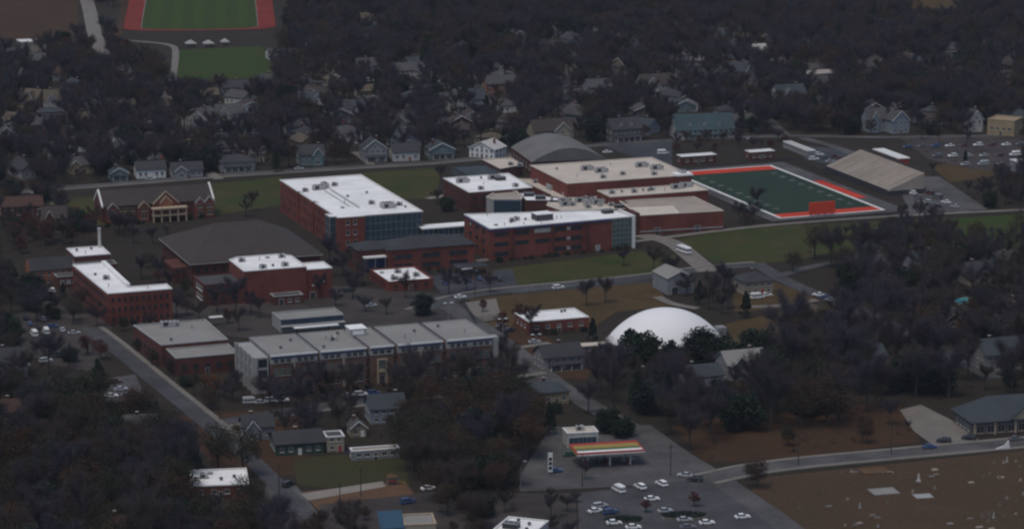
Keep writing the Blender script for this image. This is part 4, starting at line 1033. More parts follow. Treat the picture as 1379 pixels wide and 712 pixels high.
    for i in range(dorm):
        dx = x0 + w*(i+1)/(dorm+1); s_ = (hr-hw)/(d/2); zb = hw + s_*d*.12; dz = 1.5
        b = MB(); b.extrude_y([(dx-.8, zb), (dx+.8, zb), (dx+.8, zb+dz), (dx, zb+dz+.8), (dx-.8, zb+dz)], d*.12, d*.5); dd = b.build('dormer', trim, rf)
        b = MB(); b.extrude_y([(dx-1.1, zb+dz-.25), (dx, zb+dz+.82), (dx+1.1, zb+dz-.25), (dx+1.1, zb+dz), (dx, zb+dz+1.05), (dx-1.1, zb+dz)], d*.12-.3, d*.5); b.build('dormer_roof', roof, rf)
        q = put('dormer_window', win_mesh(.9, 1.1, 2, 1, 'offwhite', 'glass', False), rf, (dx, d*.12-.03, zb+.35))
    if porch:
        b = MB(); pw = w*.8; b.box(-pw/2, pw/2, y0-2.4, y0-.02, 0, .4); b.build('porch_floor', 'concrete', t)
        b = MB(); b.add([(-pw/2-.3, y0-2.7, 2.5), (pw/2+.3, y0-2.7, 2.5), (pw/2+.3, y0-.03, 3.1), (-pw/2-.3, y0-.03, 3.1), (-pw/2-.3, y0-2.7, 2.7), (pw/2+.3, y0-2.7, 2.7), (pw/2+.3, y0-.03, 3.3), (-pw/2-.3, y0-.03, 3.3)],
                  [(0,1,5,4),(1,2,6,5),(2,3,7,6),(3,0,4,7),(4,5,6,7),(3,2,1,0)]); b.build('porch_roof', roof, t)
        n = max(3, int(pw/2.4))
        for i in range(n): xx = -pw/2+.2 + (pw-.4)*i/(n-1); MB().box(xx-.13, xx+.13, y0-2.3, y0-2.04, .4, 2.52).build('porch_post', trim, t)
    ca, sa = math.cos(a), math.sin(a)
    foot([(c.x + x*ca - y*sa, c.y + x*sa + y*ca) for x, y in ((x0-1.5,y0-3),(x1+1.5,y0-3),(x1+1.5,y1+1),(x0-1.5,y1+1))])
    if clear: keep([(PX(c.x, c.y)[0]-wpx*k*.42, yt+(yb-yt)*.1), (PX(c.x, c.y)[0]+wpx*k*.42, yt+(yb-yt)*.1), (PX(c.x, c.y)[0]+wpx*k*.42, yb-(yb-yt)*.35), (PX(c.x, c.y)[0]-wpx*k*.42, yb-(yb-yt)*.3)], 1)
    return t

HS = [
 # upper left
 ('house with a bright white flat roof below the brown field, top left corner', 24, 64, 52, 74, 'cream', 'white', 'flat', 14),
 ('grey-roofed house at the left edge below the white flat roof', -4, 24, 64, 84, 'grey_siding', 'grey_shingle', 'g', 14),
 ('long grey-roofed house in front of the white flat roof, far left', 26, 64, 70, 92, 'grey_siding', 'grey_shingle', 'g', 14),
 ('grey house with pale walls at the far left above the tan house', 4, 38, 88, 114, 'offwhite', 'grey_shingle', 'x', 14),
 ('house with a red-brown roof at the upper left', 50, 82, 88, 110, 'grey_siding', 'red_shingle', 'g', 14),
 ('tan house with an olive roof and tall front gable, far left', 20, 54, 116, 151, 'tan', 'olive_shingle', 'x', -22),
 ('olive-roofed house with a white arched gable beside the tan house', 59, 95, 112, 152, 'offwhite', 'olive_shingle', 'x', 16),
 ('grey house half hidden behind a round dark evergreen, upper left', 108, 138, 136, 160, 'grey_siding', 'grey_shingle', 'g', 14),
 ('low grey-roofed house in the trees below the tan house', 32, 78, 156, 178, 'dark_siding', 'grey_shingle', 'g', 14),
 ('pale grey house at the left edge above the maroon trees', -6, 26, 168, 200, 'lightblue_siding', 'grey_shingle', 'f', 14),
 ('grey-roofed house with a white end wall, upper left centre', 236, 288, 141, 177, 'offwhite', 'grey_shingle', 'f', -40),
 ('grey-roofed house with a white gable dormer, upper left centre', 290, 330, 138, 168, 'offwhite', 'grey_shingle', 'x', 14),
 ('hip-roofed grey house with white walls above the porch bungalow', 288, 328, 188, 210, 'white', 'grey_shingle', 'h', 14),
 ('bungalow with a grey hip roof and white porch posts by the back road', 295, 346, 205, 231, 'grey_siding', 'slate_roof', 'h', 14),
 ('dark-roofed row with white windows along the back road', 182, 226, 215, 240, 'white', 'slate_roof', 'g', 14),
 ('dark-roofed house with a white gable along the back road', 230, 276, 216, 240, 'grey_siding', 'slate_roof', 'x', 14),
 ('small teal house with white porch posts by the back road', 147, 175, 223, 243, 'teal_siding', 'blue_shingle', 'f', 14),
 ('white and brown cottage among trees above the back road, left', 196, 232, 190, 214, 'grey_siding', 'slate_roof', 'g', 14),
 # upper centre
 ('long white house with many windows in the far wood', 360, 412, 62, 80, 'white', 'grey_shingle', 'g', 14),
 ('pale grey house in the far wood, upper centre', 480, 516, 76, 101, 'lightblue_siding', 'grey_shingle', 'x', 14),
 ('tan house with an orange-brown roof in the far wood', 440, 476, 76, 98, 'tan', 'red_shingle', 'g', 14),
 ('pale house with two small gables in the far wood', 530, 592, 82, 106, 'offwhite', 'grey_shingle', 'x', 14),
 ('white and grey house below the far pale houses', 448, 476, 136, 158, 'white', 'slate_roof', 'x', 14),
 ('grey hip-roofed house with white windows above the back road', 446, 490, 166, 194, 'white', 'grey_shingle', 'h', 14),
 ('pale grey house with white trim in the middle of the wood', 524, 570, 150, 180, 'grey_siding', 'grey_shingle', 'x', 14),
 ('dark teal bungalow with a white door by the back road', 402, 440, 193, 223, 'teal_siding', 'slate_roof', 'x', 14),
 ('lilac-grey house with a gabled porch by the back road', 487, 524, 184, 218, 'grey_siding', 'slate_roof', 'f', 14),
 ('dark-roofed house with white end walls by the back road', 527, 568, 191, 217, 'offwhite', 'slate_roof', 'g', 14),
 ('pale teal house with a white columned porch by the back road', 576, 615, 188, 214, 'teal_siding', 'blue_shingle', 'f', 14),
 ('white gabled house on a brick base near the cream-roofed annex', 626, 672, 186, 213, 'white', 'offwhite', 'f', -30),
 ('pale timber house with tall white columns, upper centre', 602, 632, 120, 150, 'offwhite', 'grey_shingle', 'f', 14),
 ('house with a dark blue roof beside the tall white columns', 632, 656, 114, 150, 'grey_siding', 'blue_shingle', 'g', 14),
 ('brown brick house with a grey roof in the far wood', 653, 702, 99, 126, 'brick_orange', 'grey_shingle', 'g', 14),
 ('tiny white building at the very top centre', 438, 454, 5, 16, 'white', 'white', 'flat', 14),
 ('grey-roofed cottage with a cream wall at the left of the teal bungalow', 336, 358, 196, 218, 'cream', 'grey_shingle', 'g', 14),
 ('grey house low in the trees left of the grey hip roof', 384, 420, 158, 182, 'grey_siding', 'slate_roof', 'g', 14),
 # upper right
 ('low white house with a blue shadowed front, upper right', 914, 952, 64, 82, 'white', 'grey_shingle', 'g', 20),
 ('house with a blue-grey roof, upper right', 950, 992, 36, 62, 'grey_siding', 'blue_shingle', 'g', 20),
 ('pale teal-roofed house with a white gable, upper right', 980, 1012, 54, 78, 'lightblue_siding', 'blue_shingle', 'x', 20),
 ('white-roofed house beside the pale teal roof, upper right', 1012, 1036, 58, 80, 'white', 'offwhite', 'g', 20),
 ('grey-green house below the pale teal roof', 982, 1022, 80, 113, 'grey_siding', 'blue_shingle', 'x', 20),
 ('brown-roofed house with a white porch and orange leaves beside', 862, 912, 97, 130, 'offwhite', 'brown_roof', 'x', 20),
 ('little pale green house among the trees, upper right', 828, 846, 96, 114, 'palegreen', 'grey_shingle', 'g', 20),
 ('grey house beside the little pale green house', 790, 828, 104, 130, 'grey_siding', 'grey_shingle', 'g', 20),
 ('grey cross-gabled house above the cream gabled one', 744, 792, 118, 140, 'grey_siding', 'grey_shingle', 'x', 20),
 ('cream gabled house half hidden by trees above the arched gymnasium', 716, 776, 158, 194, 'cream', 'brown_roof', 'x', 20),
 ('white and blue two-storey house, upper right', 1044, 1090, 106, 145, 'white', 'blue_shingle', 'x', 20),
 ('long pale tan flat-roofed house in the right-hand wood', 1086, 1142, 94, 114, 'tan', 'tan_roof', 'flat', 20),
 ('pale blue-grey gabled house right of the wood', 1166, 1198, 140, 178, 'lightblue_siding', 'grey_shingle', 'x', 20),
 ('pale blue-grey gabled house with dormer, next to its twin', 1198, 1228, 146, 180, 'lightblue_siding', 'grey_shingle', 'f', 20),
 ('tall pale house left of the ochre block', 1304, 1326, 146, 178, 'offwhite', 'grey_shingle', 'f', 20),
 ('white building at the top right corner', 1356, 1384, 13, 28, 'white', 'white', 'flat', 20),
 ('pale house below the tan field at the top right', 1224, 1252, 18, 32, 'offwhite', 'tan_roof', 'g', 20),
 ('grey house on the slope between the white house and the field', 1096, 1130, 128, 158, 'grey_siding', 'slate_roof', 'x', 20),
 ('low white-roofed unit at the right edge by the car park', 1366, 1390, 214, 232, 'grey_siding', 'white', 'flat', 20),
 # middle right
 ('slate-roofed pavilion house beside the road junction', 998, 1046, 362, 396, 'cream', 'slate_roof', 'h', 20),
 ('pale house behind the trees, right of the small turquoise pool', 1300, 1340, 350, 384, 'cream', 'slate_roof', 'g', 20),
 ('grey house at the right edge among trees below the green lawn', 1340, 1382, 338, 366, 'lightblue_siding', 'slate_roof', 'x', 20),
 ('grey-roofed house in the right wood above the turquoise pool', 1226, 1270, 336, 372, 'lightblue_siding', 'blue_shingle', 'g', 20),
 ('grey house at the right edge near the tan wall', 1345, 1384, 400, 440, 'grey_siding', 'grey_shingle', 'f', 20),
 ('dark-roofed house in the lower right wood', 1150, 1200, 462, 498, 'grey_siding', 'blue_shingle', 'g', 20),
 ('dark blue-roofed house at the right edge of the wood', 1320, 1384, 452, 500, 'grey_siding', 'blue_shingle', 'g', 20),
 ('dark-roofed house with a white porch near the dome', 728, 792, 460, 498, 'grey_siding', 'slate_roof', 'g', 20),
 ('grey house with pale roof right of the dome evergreens', 974, 1040, 468, 510, 'grey_siding', 'grey_roof', 'x', 20),
 ('dark house half hidden behind the evergreens, below the dome', 925, 980, 488, 522, 'offwhite', 'blue_shingle', 'g', 20),
 ('small pale shed house in the trees left below the dome', 862, 890, 495, 522, 'grey_siding', 'slate_roof', 'f', 20),
 ('dark blue hip-roofed house beside the street end', 716, 772, 510, 545, 'tan', 'blue_shingle', 'h', 20),
 # lower
 ('long dark green house with white windows and a slate roof', 368, 440, 577, 612, 'green_siding', 'slate_roof', 'g', 14),
 ('cream garage joined to the long green house', 438, 466, 582, 608, 'cream', 'grey_shingle', 'flat', 14),
 ('slate-roofed house with white gable left of the green house', 326, 372, 556, 592, 'grey_siding', 'slate_roof', 'x', 14),
 ('blue-roofed two-storey house among bare trees in front of the school', 496, 550, 528, 570, 'lightblue_siding', 'blue_shingle', 'g', 14),
 ('little tan cottage with pale gable in front of the school', 470, 496, 562, 588, 'tan', 'grey_shingle', 'f', 14),
 ('pale house hidden in the trees at lower left centre', 168, 216, 556, 596, 'grey_siding', 'grey_shingle', 'g', 14),
 ('rust-roofed house in the lower left trees', 172, 218, 640, 676, 'brick_dark', 'red_shingle', 'g', 14),
 ('brown-roofed long house at the bottom left corner', 4, 78, 676, 716, 'offwhite', 'red_shingle', 'g', 14),
 ('maroon-roofed house at the bottom edge, left', 130, 190, 690, 732, 'brick_dark', 'red_shingle', 'h', 14),
 ('orange-brown roofed house at the left edge, lower middle', -14, 30, 536, 572, 'brick_dark', 'red_shingle', 'g', 14),
 ('grey house in trees at left edge by the parked cars', -8, 40, 466, 508, 'lightblue_siding', 'slate_roof', 'g', 14),
 ('maroon-roofed house at the left edge by the campus trees', 0, 60, 262, 292, 'brick_dark', 'red_shingle', 'g', 14),
 ('brick house with pale porch left of the gabled old school', 56, 92, 276, 312, 'brick_dark', 'brown_roof', 'x', 14),
]
for h in HS:
    lab, x0, x1, yt, yb, wall, roof, style, th = h
    house(lab, x0, x1, yt, yb, wall, roof, style, th, porch=('porch' in lab or 'column' in lab), chim=style != 'flat', dorm=2 if ('dormer' in lab) else 0)
ZONES = [
 ('deep in the far wood at the upper centre', [(610,62),(700,58),(752,50),(560,56),(655,72)]), ('in the far wood straight above the football field', [(806,46),(868,70),(836,62),(905,40),(772,90)]),
 ('in the wood at the upper right', [(1040,58),(1078,74),(1120,56),(1180,92),(1240,98)]), ('near the top right edge', [(1290,108),(1350,98),(1250,160),(1330,70),(1200,52)]),
 ('between the back road and the far wood, centre', [(560,132),(500,132),(590,166),(690,152),(640,166)]), ('behind the back road, left of centre', [(410,122),(365,120),(340,152),(420,146),(480,64)]),
 ('among the left houses above the back road', [(150,192),(100,202),(60,216),(20,238),(110,234)]), ('in the trees above the big blue-green roof', [(1010,134),(960,112),(930,100),(1048,92)]),
 ('in the wood below the right-hand lawn', [(1180,372),(1225,415),(1290,440),(1080,440)])]
WW = [('white', 'white'), ('pale', 'offwhite'), ('grey', 'grey_siding'), ('tan', 'tan'), ('brick', 'brick_dark'), ('cream', 'cream'), ('blue-grey', 'lightblue_siding')]
RW = [('dark', 'slate_roof'), ('grey', 'grey_shingle'), ('brown', 'brown_roof'), ('blue-grey', 'blue_shingle'), ('olive', 'olive_shingle')]
for zi, (zone, pts) in enumerate(ZONES):
    for k, (px, py) in enumerate(pts):
        (wn, wm), (rn, rm) = WW[(zi + k) % 7], RW[(2*zi + k) % 5]; wd_ = RNG.uniform(11, 17)*KPX(py)
        house('%s house with a %s roof %s' % (wn, rn, zone), px-wd_/2, px+wd_/2, py-RNG.uniform(7.5, 10)*KPX(py), py, wm, rm, RNG.choice(['g', 'x', 'f', 'h', 'x']), RNG.choice([14, 14, 20, -30, -60]))
SHAPE = {'g': 'gabled', 'x': 'cross-gabled', 'f': 'front-gabled', 'h': 'hip-roofed'}
WD = [('pale', 'offwhite'), ('grey', 'grey_siding'), ('dark', 'dark_siding'), ('tan', 'tan'), ('brick', 'brick_dark'), ('cream', 'cream'), ('blue-grey', 'lightblue_siding'), ('green-grey', 'teal_siding')]
MORE = [('among the far left houses', (-5, 225, 105, 232), 11), ('left of centre above the back road', (225, 400, 112, 222), 9), ('in the middle of the neighbourhood', (400, 560, 112, 212), 9), ('right of centre above the back road', (560, 720, 100, 196), 9),
        ('in the wood above the arched gymnasium', (720, 900, 62, 182), 10), ('in the wood above the stadium', (900, 1100, 48, 172), 11), ('in the wood at the right', (1100, 1375, 50, 172), 12), ('in the far wood near the top', (380, 720, 24, 98), 5)]
used = set()
for zone, (ax, bx_, ay, by_), n in MORE:
    made = 0; tries = 0
    while made < n and tries < 400:
        tries += 1; px, py = RNG.uniform(ax, bx_), RNG.uniform(ay, by_); c = G(px, py)
        if any(in_foot(c.x+dx, c.y+dy) for dx in (-9, 0, 9) for dy in (-4, 5, 13)) or kept(px, py-8) == 2: continue
        (wn, wm), (rn, rm), st = RNG.choice(WD), RNG.choice(RW), RNG.choice('ggxfh')
        lab = '%s %s house with a %s roof %s' % (wn, SHAPE[st], rn, zone)
        if lab in used: continue
        used.add(lab); made += 1; wd_ = RNG.uniform(11, 16)*KPX(py)
        house(lab, px-wd_/2, px+wd_/2, py-RNG.uniform(7, 9.5)*KPX(py), py, wm, rm, st, RNG.choice([14, 14, 20, -35, -60]), porch=RNG.random() < .35)
# two prominent houses above the stadium
house('big house with a blue-green shingle roof, three dormers and white porch', 908, 992, 140, 187, 'offwhite', 'teal_shingle', 'g', 12, d=13, porch=True, dorm=3, hfix=11.5, hwr=.42)
house('white-gabled cottage behind the big blue-green roof', 910, 942, 130, 150, 'white', 'slate_roof', 'f', 12)
house('dark shingled house with white dormer and a cream side wall', 820, 870, 146, 191, 'dark_siding', 'slate_roof', 'g', 24, d=12, dorm=2, porch=True, hfix=11)

# other buildings
small_flat((1330, 160), 14, 14, 8, 'tan', 'tan', 'ochre_block', 'plain ochre block with flat tan roof at the upper right edge', th=-28, nwin=4, cop='tan')
F = Frame((899, 397), 0, 20)
t = thing('barn', 'pale grey barn with a wide blank gable beside a dark evergreen', 'barn', F.o, F.t)
MB().extrude_y([(0,0),(11,0),(11,6.2),(5.5,8.4),(0,6.2)], 0, 15).build('wall', 'grey_siding', t); gable_roof(t, 0, 11, 0, 15, 6.25, 8.5, 'grey_roof', .3, 'y'); door_at(t, (0,0), (11,0), 3, 2.6, 2.8); win_row(t, (5,0), (11,0), 2.2, 2, 1.2, 1.2)
F.foot(rect(11, 15)); keep([(898,364),(932,362),(934,394),(900,398)])
F = Frame((1310, 586), 0, 14)
t = thing('church_hall', 'wide building with a sweeping blue-grey roof, cream gable and dark shop front', 'building', F.o, F.t)
MB().prism(rect(30, 16), 0, 4.2).build('wall', 'dark_siding', t); hip_roof(t, 0, 30, 0, 16, 4.2, 10.5, 'blue_shingle', inset=9, over=1)
MB().extrude_y([(12,4.2),(22,4.2),(17,8.4)], -.6, 5).build('gable_bay', 'cream', t); gable_roof(t, 12, 22, -.8, 6, 4.3, 8.5, 'blue_shingle', .4, 'y', 'bay_roof')
win_row(t, (0,0), (30,0), .6, 8, 2.4, 2.4, .8, cols=2, fm='cream_stone'); win_row(t, (0,15), (0,1), .8, 4, 1.8, 2)
for x in (0.5, 7.5, 14.5, 21.5): MB().box(x-.3, x+.3, -.5, -.1, 0, 4.1).build('pier', 'cream_stone', t)
F.foot(rect(32, 20, -1, -2)); keep([(1318,536),(1385,530),(1385,588),(1318,586)])
t, r = small_flat((258, 654), 17, 17, 4.2, 'brick_dark', 'white_roof', 'shop', 'low building with a blotchy white flat roof, lower left', 'building', th=8)
units(t, r, 3.9, [('mid', 4, 9), ('fan', 9, 6), ('fan', 13, 8), ('hatch', 6, 13)])
small_flat((474, 607), 15, 4, 3.2, 'grey_siding', 'tan_roof', 'carport', 'long pale roofed carport right of the dark green house', 'carport', th=14, nwin=5)
t, r = small_flat((664, 712), 12, 13, 4.5, 'offwhite', 'white_roof', 'shop', 'white-roofed shop with dark roof vents at the bottom edge, centre', 'shop', th=-20)
units(t, r, 4.15, [('dark', 4, 4), ('fan', 8, 8), ('fan', 4, 10), ('fan', 9, 3)])
F = Frame((545, 706), 4, 8)
t = thing('shop', 'cream shop with a blue awning roof at the bottom edge', 'shop', F.o, F.t)
flat(t, rect(9, 10), 4, 'cream', 'grey_roof', 'cream_stone'); win_row(t, (0,0), (9,0), 1, 3, 1.6, 1.6)
b = MB(); b.add([(-7,-1,3.2),(-.02,-1,3.2),(-.02,9,5.4),(-7,9,5.4),(-7,-1,3.4),(-.02,-1,3.4),(-.02,9,5.6),(-7,9,5.6)], [(0,1,5,4),(1,2,6,5),(2,3,7,6),(3,0,4,7),(4,5,6,7),(3,2,1,0)]); b.build('awning', 'awning_blue', t)
for x in (-6.7, -.4):
    MB().box(x-.1, x+.1, -.8, -.6, 0, 3.2).build('awning_post', 'metal', t); MB().box(x-.1, x+.1, 8.5, 8.7, 0, 5.2).build('awning_post', 'metal', t)
F.foot(rect(18, 12, -8, -1)); keep([(500,676),(545,674),(600,690),(600,712),(505,705)])

# playground, pools, tents, fences
c = G(528, 652); t = thing('playground_frame', 'small orange play frame on the field edge', 'play frame', (c.x, c.y, 0), .3)
for x in (-1.4, 1.4):
    for y in (-.8, .8): MB().tube((x, y, 0), (x, y, 2.6), .1, .1).build('post', 'metal', t)
MB().box(-1.5, 1.5, -.9, .9, 1.1, 1.25).build('deck', 'red', t); b = MB(); b.add([(-1.7,-1.1,2.6),(1.7,-1.1,2.6),(1.7,1.1,2.6),(-1.7,1.1,2.6),(0,0,3.6)], [(0,1,4),(1,2,4),(2,3,4),(3,0,4),(3,2,1,0)]); b.build('roof', 'clay', t)
b = MB(); b.add([(1.5,-.4,1.2),(1.5,.4,1.2),(4,.4,.2),(4,-.4,.2),(1.5,-.4,1.1),(1.5,.4,1.1),(4,.4,.1),(4,-.4,.1)], [(0,3,2,1),(4,5,6,7),(0,4,7,3),(1,2,6,5),(0,1,5,4),(3,7,6,2)]); b.build('slide', 'yellow', t)
c = G(1298, 406); t = thing('pool', 'small turquoise garden pool in the right-hand wood', 'pool', (c.x, c.y, 0), .35)
MB().ring(rect(9, 12, -4.5, -6), rect(7, 10, -3.5, -5), 0, .35).build('pool_edge', 'concrete', t); MB().sheet(rect(7, 10, -3.5, -5), .25).build('water', 'pool', t); keep([(1286,396),(1312,396),(1312,414),(1286,414)])
foot([(c.x-6,c.y-7),(c.x+6,c.y-7),(c.x+6,c.y+7),(c.x-6,c.y+7)])
def tent(px, py, s, label):
    c = G(px, py); t = thing('tent', label, 'tent', (c.x, c.y, 0), .3, 'white tents below the running track')
    b = MB(); b.add([(-s,-s,2.3),(s,-s,2.3),(s,s,2.3),(-s,s,2.3),(0,0,4.3),(-s,-s,2.0),(s,-s,2.0),(s,s,2.0),(-s,s,2.0)], [(0,1,4),(1,2,4),(2,3,4),(3,0,4),(5,6,1,0),(6,7,2,1),(7,8,3,2),(8,5,0,3)]); b.build('canopy', 'stone', t)
    for x in (-s+.1, s-.1):
        for y in (-s+.1, s-.1): MB().tube((x,y,0), (x,y,2.25), .08, .08).build('post', 'metal', t)
    foot([(c.x-s-3,c.y-s-10),(c.x+s+3,c.y-s-10),(c.x+s+3,c.y+s+2),(c.x-s-3,c.y+s+2)]); keep([(px-10,py-10),(px+10,py-10),(px+10,py+2),(px-10,py+2)])
tent(257, 63, 3.2, 'white peaked tent below the track, leftmost of three'); tent(281, 63, 3.2, 'white peaked tent below the track, middle of three'); tent(303, 61, 2.6, 'white peaked tent below the track, rightmost of three')

# ---------------------------------------------------------------- vehicles
PAINT = {'white': (0.72, 0.72, 0.71), 'silver': (0.36, 0.37, 0.38), 'grey': (0.12, 0.12, 0.13), 'black': (0.022, 0.022, 0.026), 'red': (0.25, 0.025, 0.022), 'blue': (0.035, 0.07, 0.18), 'maroon': (0.09, 0.018, 0.02), 'tan': (0.30, 0.25, 0.18), 'green': (0.03, 0.09, 0.06)}
for kx, cc in PAINT.items():
    m_ = mat('car_paint_' + kx, cc, 0.35, 0.04, 0.5, spec=0.5); M['car_' + kx] = m_
def loft_body(prof, hw, top_in):
    """side outline (x,z) lofted across the car with tumblehome above the belt line"""
    b = MB(); n = len(prof); zs = [p[1] for p in prof]
    def ww(z): return hw - top_in * max(0, (z-.85)) / .7
    vs = [(x, -ww(z), z) for x, z in prof] + [(x, ww(z), z) for x, z in prof]
    b.add(vs, [(i, (i+1) % n, n+(i+1) % n, n+i) for i in range(n)] + [tuple(range(n-1,-1,-1)), tuple(range(n, 2*n))]); return b
def car_meshes(kind, col):
    def mk():
        P_ = 'car_' + col
        if kind == 'car':
            body = loft_body([(-2.25,.3),(2.25,.3),(2.28,.62),(2.1,.78),(1.0,.92),(-1.6,.95),(-2.2,.88),(-2.28,.6)], .88, 0)
            glass = loft_body([(1.05,.9),(-1.75,.93),(-1.2,1.38),(.3,1.40)], .80, .3); roof = loft_body([(.28,1.39),(-1.18,1.37),(-1.1,1.45),(.2,1.47)], .70, .1)
            wx, wr = 1.38, .33
        elif kind == 'suv':
            body = loft_body([(-2.35,.4),(2.3,.4),(2.35,.8),(2.2,1.0),(1.2,1.12),(-2.3,1.12),(-2.4,.8)], .95, 0)
            glass = loft_body([(1.2,1.1),(-2.3,1.1),(-2.1,1.65),(.55,1.68)], .88, .15); roof = loft_body([(.55,1.66),(-2.1,1.64),(-2.0,1.76),(.45,1.78)], .76, .05)
            wx, wr = 1.42, .37
        elif kind == 'van':
            body = loft_body([(-2.7,.4),(2.6,.4),(2.7,.9),(2.3,1.15),(1.9,1.2),(-2.7,1.2)], 1.0, 0)
            glass = loft_body([(2.0,1.2),(-2.6,1.2),(-2.6,1.7),(1.5,1.72)], .97, .1); roof = loft_body([(1.5,1.7),(-2.7,1.7),(-2.7,2.2),(-2.5,2.35),(.9,2.35),(1.2,2.2)], .95, .08)
            wx, wr = 1.7, .37
        else:
            body = loft_body([(-4.2,.5),(4.1,.5),(4.2,1.0),(4.15,1.5),(-4.2,1.5)], 1.2, 0)
            glass = loft_body([(4.1,1.5),(-4.1,1.5),(-4.1,2.2),(3.95,2.2)], 1.17, .0); roof = loft_body([(3.95,2.2),(-4.15,2.2),(-4.1,2.75),(-3.9,2.9),(3.5,2.9),(3.85,2.7)], 1.2, .05)
            wx, wr = 2.7, .45
        wh = MB(); wh.tube((0,-.11,0), (0,.11,0), wr, wr, 10, 0); wh.tube((0,-.125,0), (0,.125,0), wr*.55, wr*.55, 8, 1)
        lt = MB().box(-.04,.04,-.18,.18,-.09,.09)
        L = {'car': 2.22, 'suv': 2.3, 'van': 2.62, 'bus': 4.14}[kind]
        return dict(body=body.mesh('body', P_), glass=glass.mesh('windows', 'glass'), roof=roof.mesh('roof', P_), wheel=wh.mesh('wheel', ['rubber', 'metal']), lamp=lt.mesh('headlight', 'white'), tail=lt.mesh('tail_light', 'red'), wx=wx, wr=wr, L=L, hw={'car': .6, 'suv': .65, 'van': .7, 'bus': .85}[kind], tr={'car': .80, 'suv': .86, 'van': .91, 'bus': 1.1}[kind], zl={'car': .62, 'suv': .78, 'van': .85, 'bus': .95}[kind])
    return cached(('veh', kind, col), mk)
def car(px, py, col, th, label, kind='car', group=None, z=0.13, clear=False):
    c = G(px, py); d = car_meshes(kind, col)
    t = thing({'car': 'parked_car', 'suv': 'parked_suv', 'van': 'parked_van', 'bus': 'parked_bus'}[kind], label, {'car': 'car', 'suv': 'car', 'van': 'van', 'bus': 'bus'}[kind], (c.x, c.y, level(c.x, c.y)), math.radians(th), group)
    put('body', d['body'], t); put('windows', d['glass'], t); put('roof', d['roof'], t)
    for sx in (-1, 1):
        for sy in (-1, 1): put('wheel', d['wheel'], t, (sx*d['wx'], sy*d['tr'], d['wr']))
    for sy in (-1, 1): put('headlight', d['lamp'], t, (d['L']+.02, sy*d['hw'], d['zl'])); put('tail_light', d['tail'], t, (-d['L']-.02, sy*d['hw'], d['zl']))
    a = math.radians(th); l = d['L']+1
    foot([(c.x+l*math.cos(a)*sx-1.6*math.sin(a)*sy, c.y+l*math.sin(a)*sx+1.6*math.cos(a)*sy) for sx, sy in ((-1,-1),(1,-1),(1,1),(-1,1))])
    keep([(px-10,py-9),(px+10,py-9),(px+10,py+2),(px-10,py+2)])
    return t
AV = 110      # heading of the streets running away from the camera
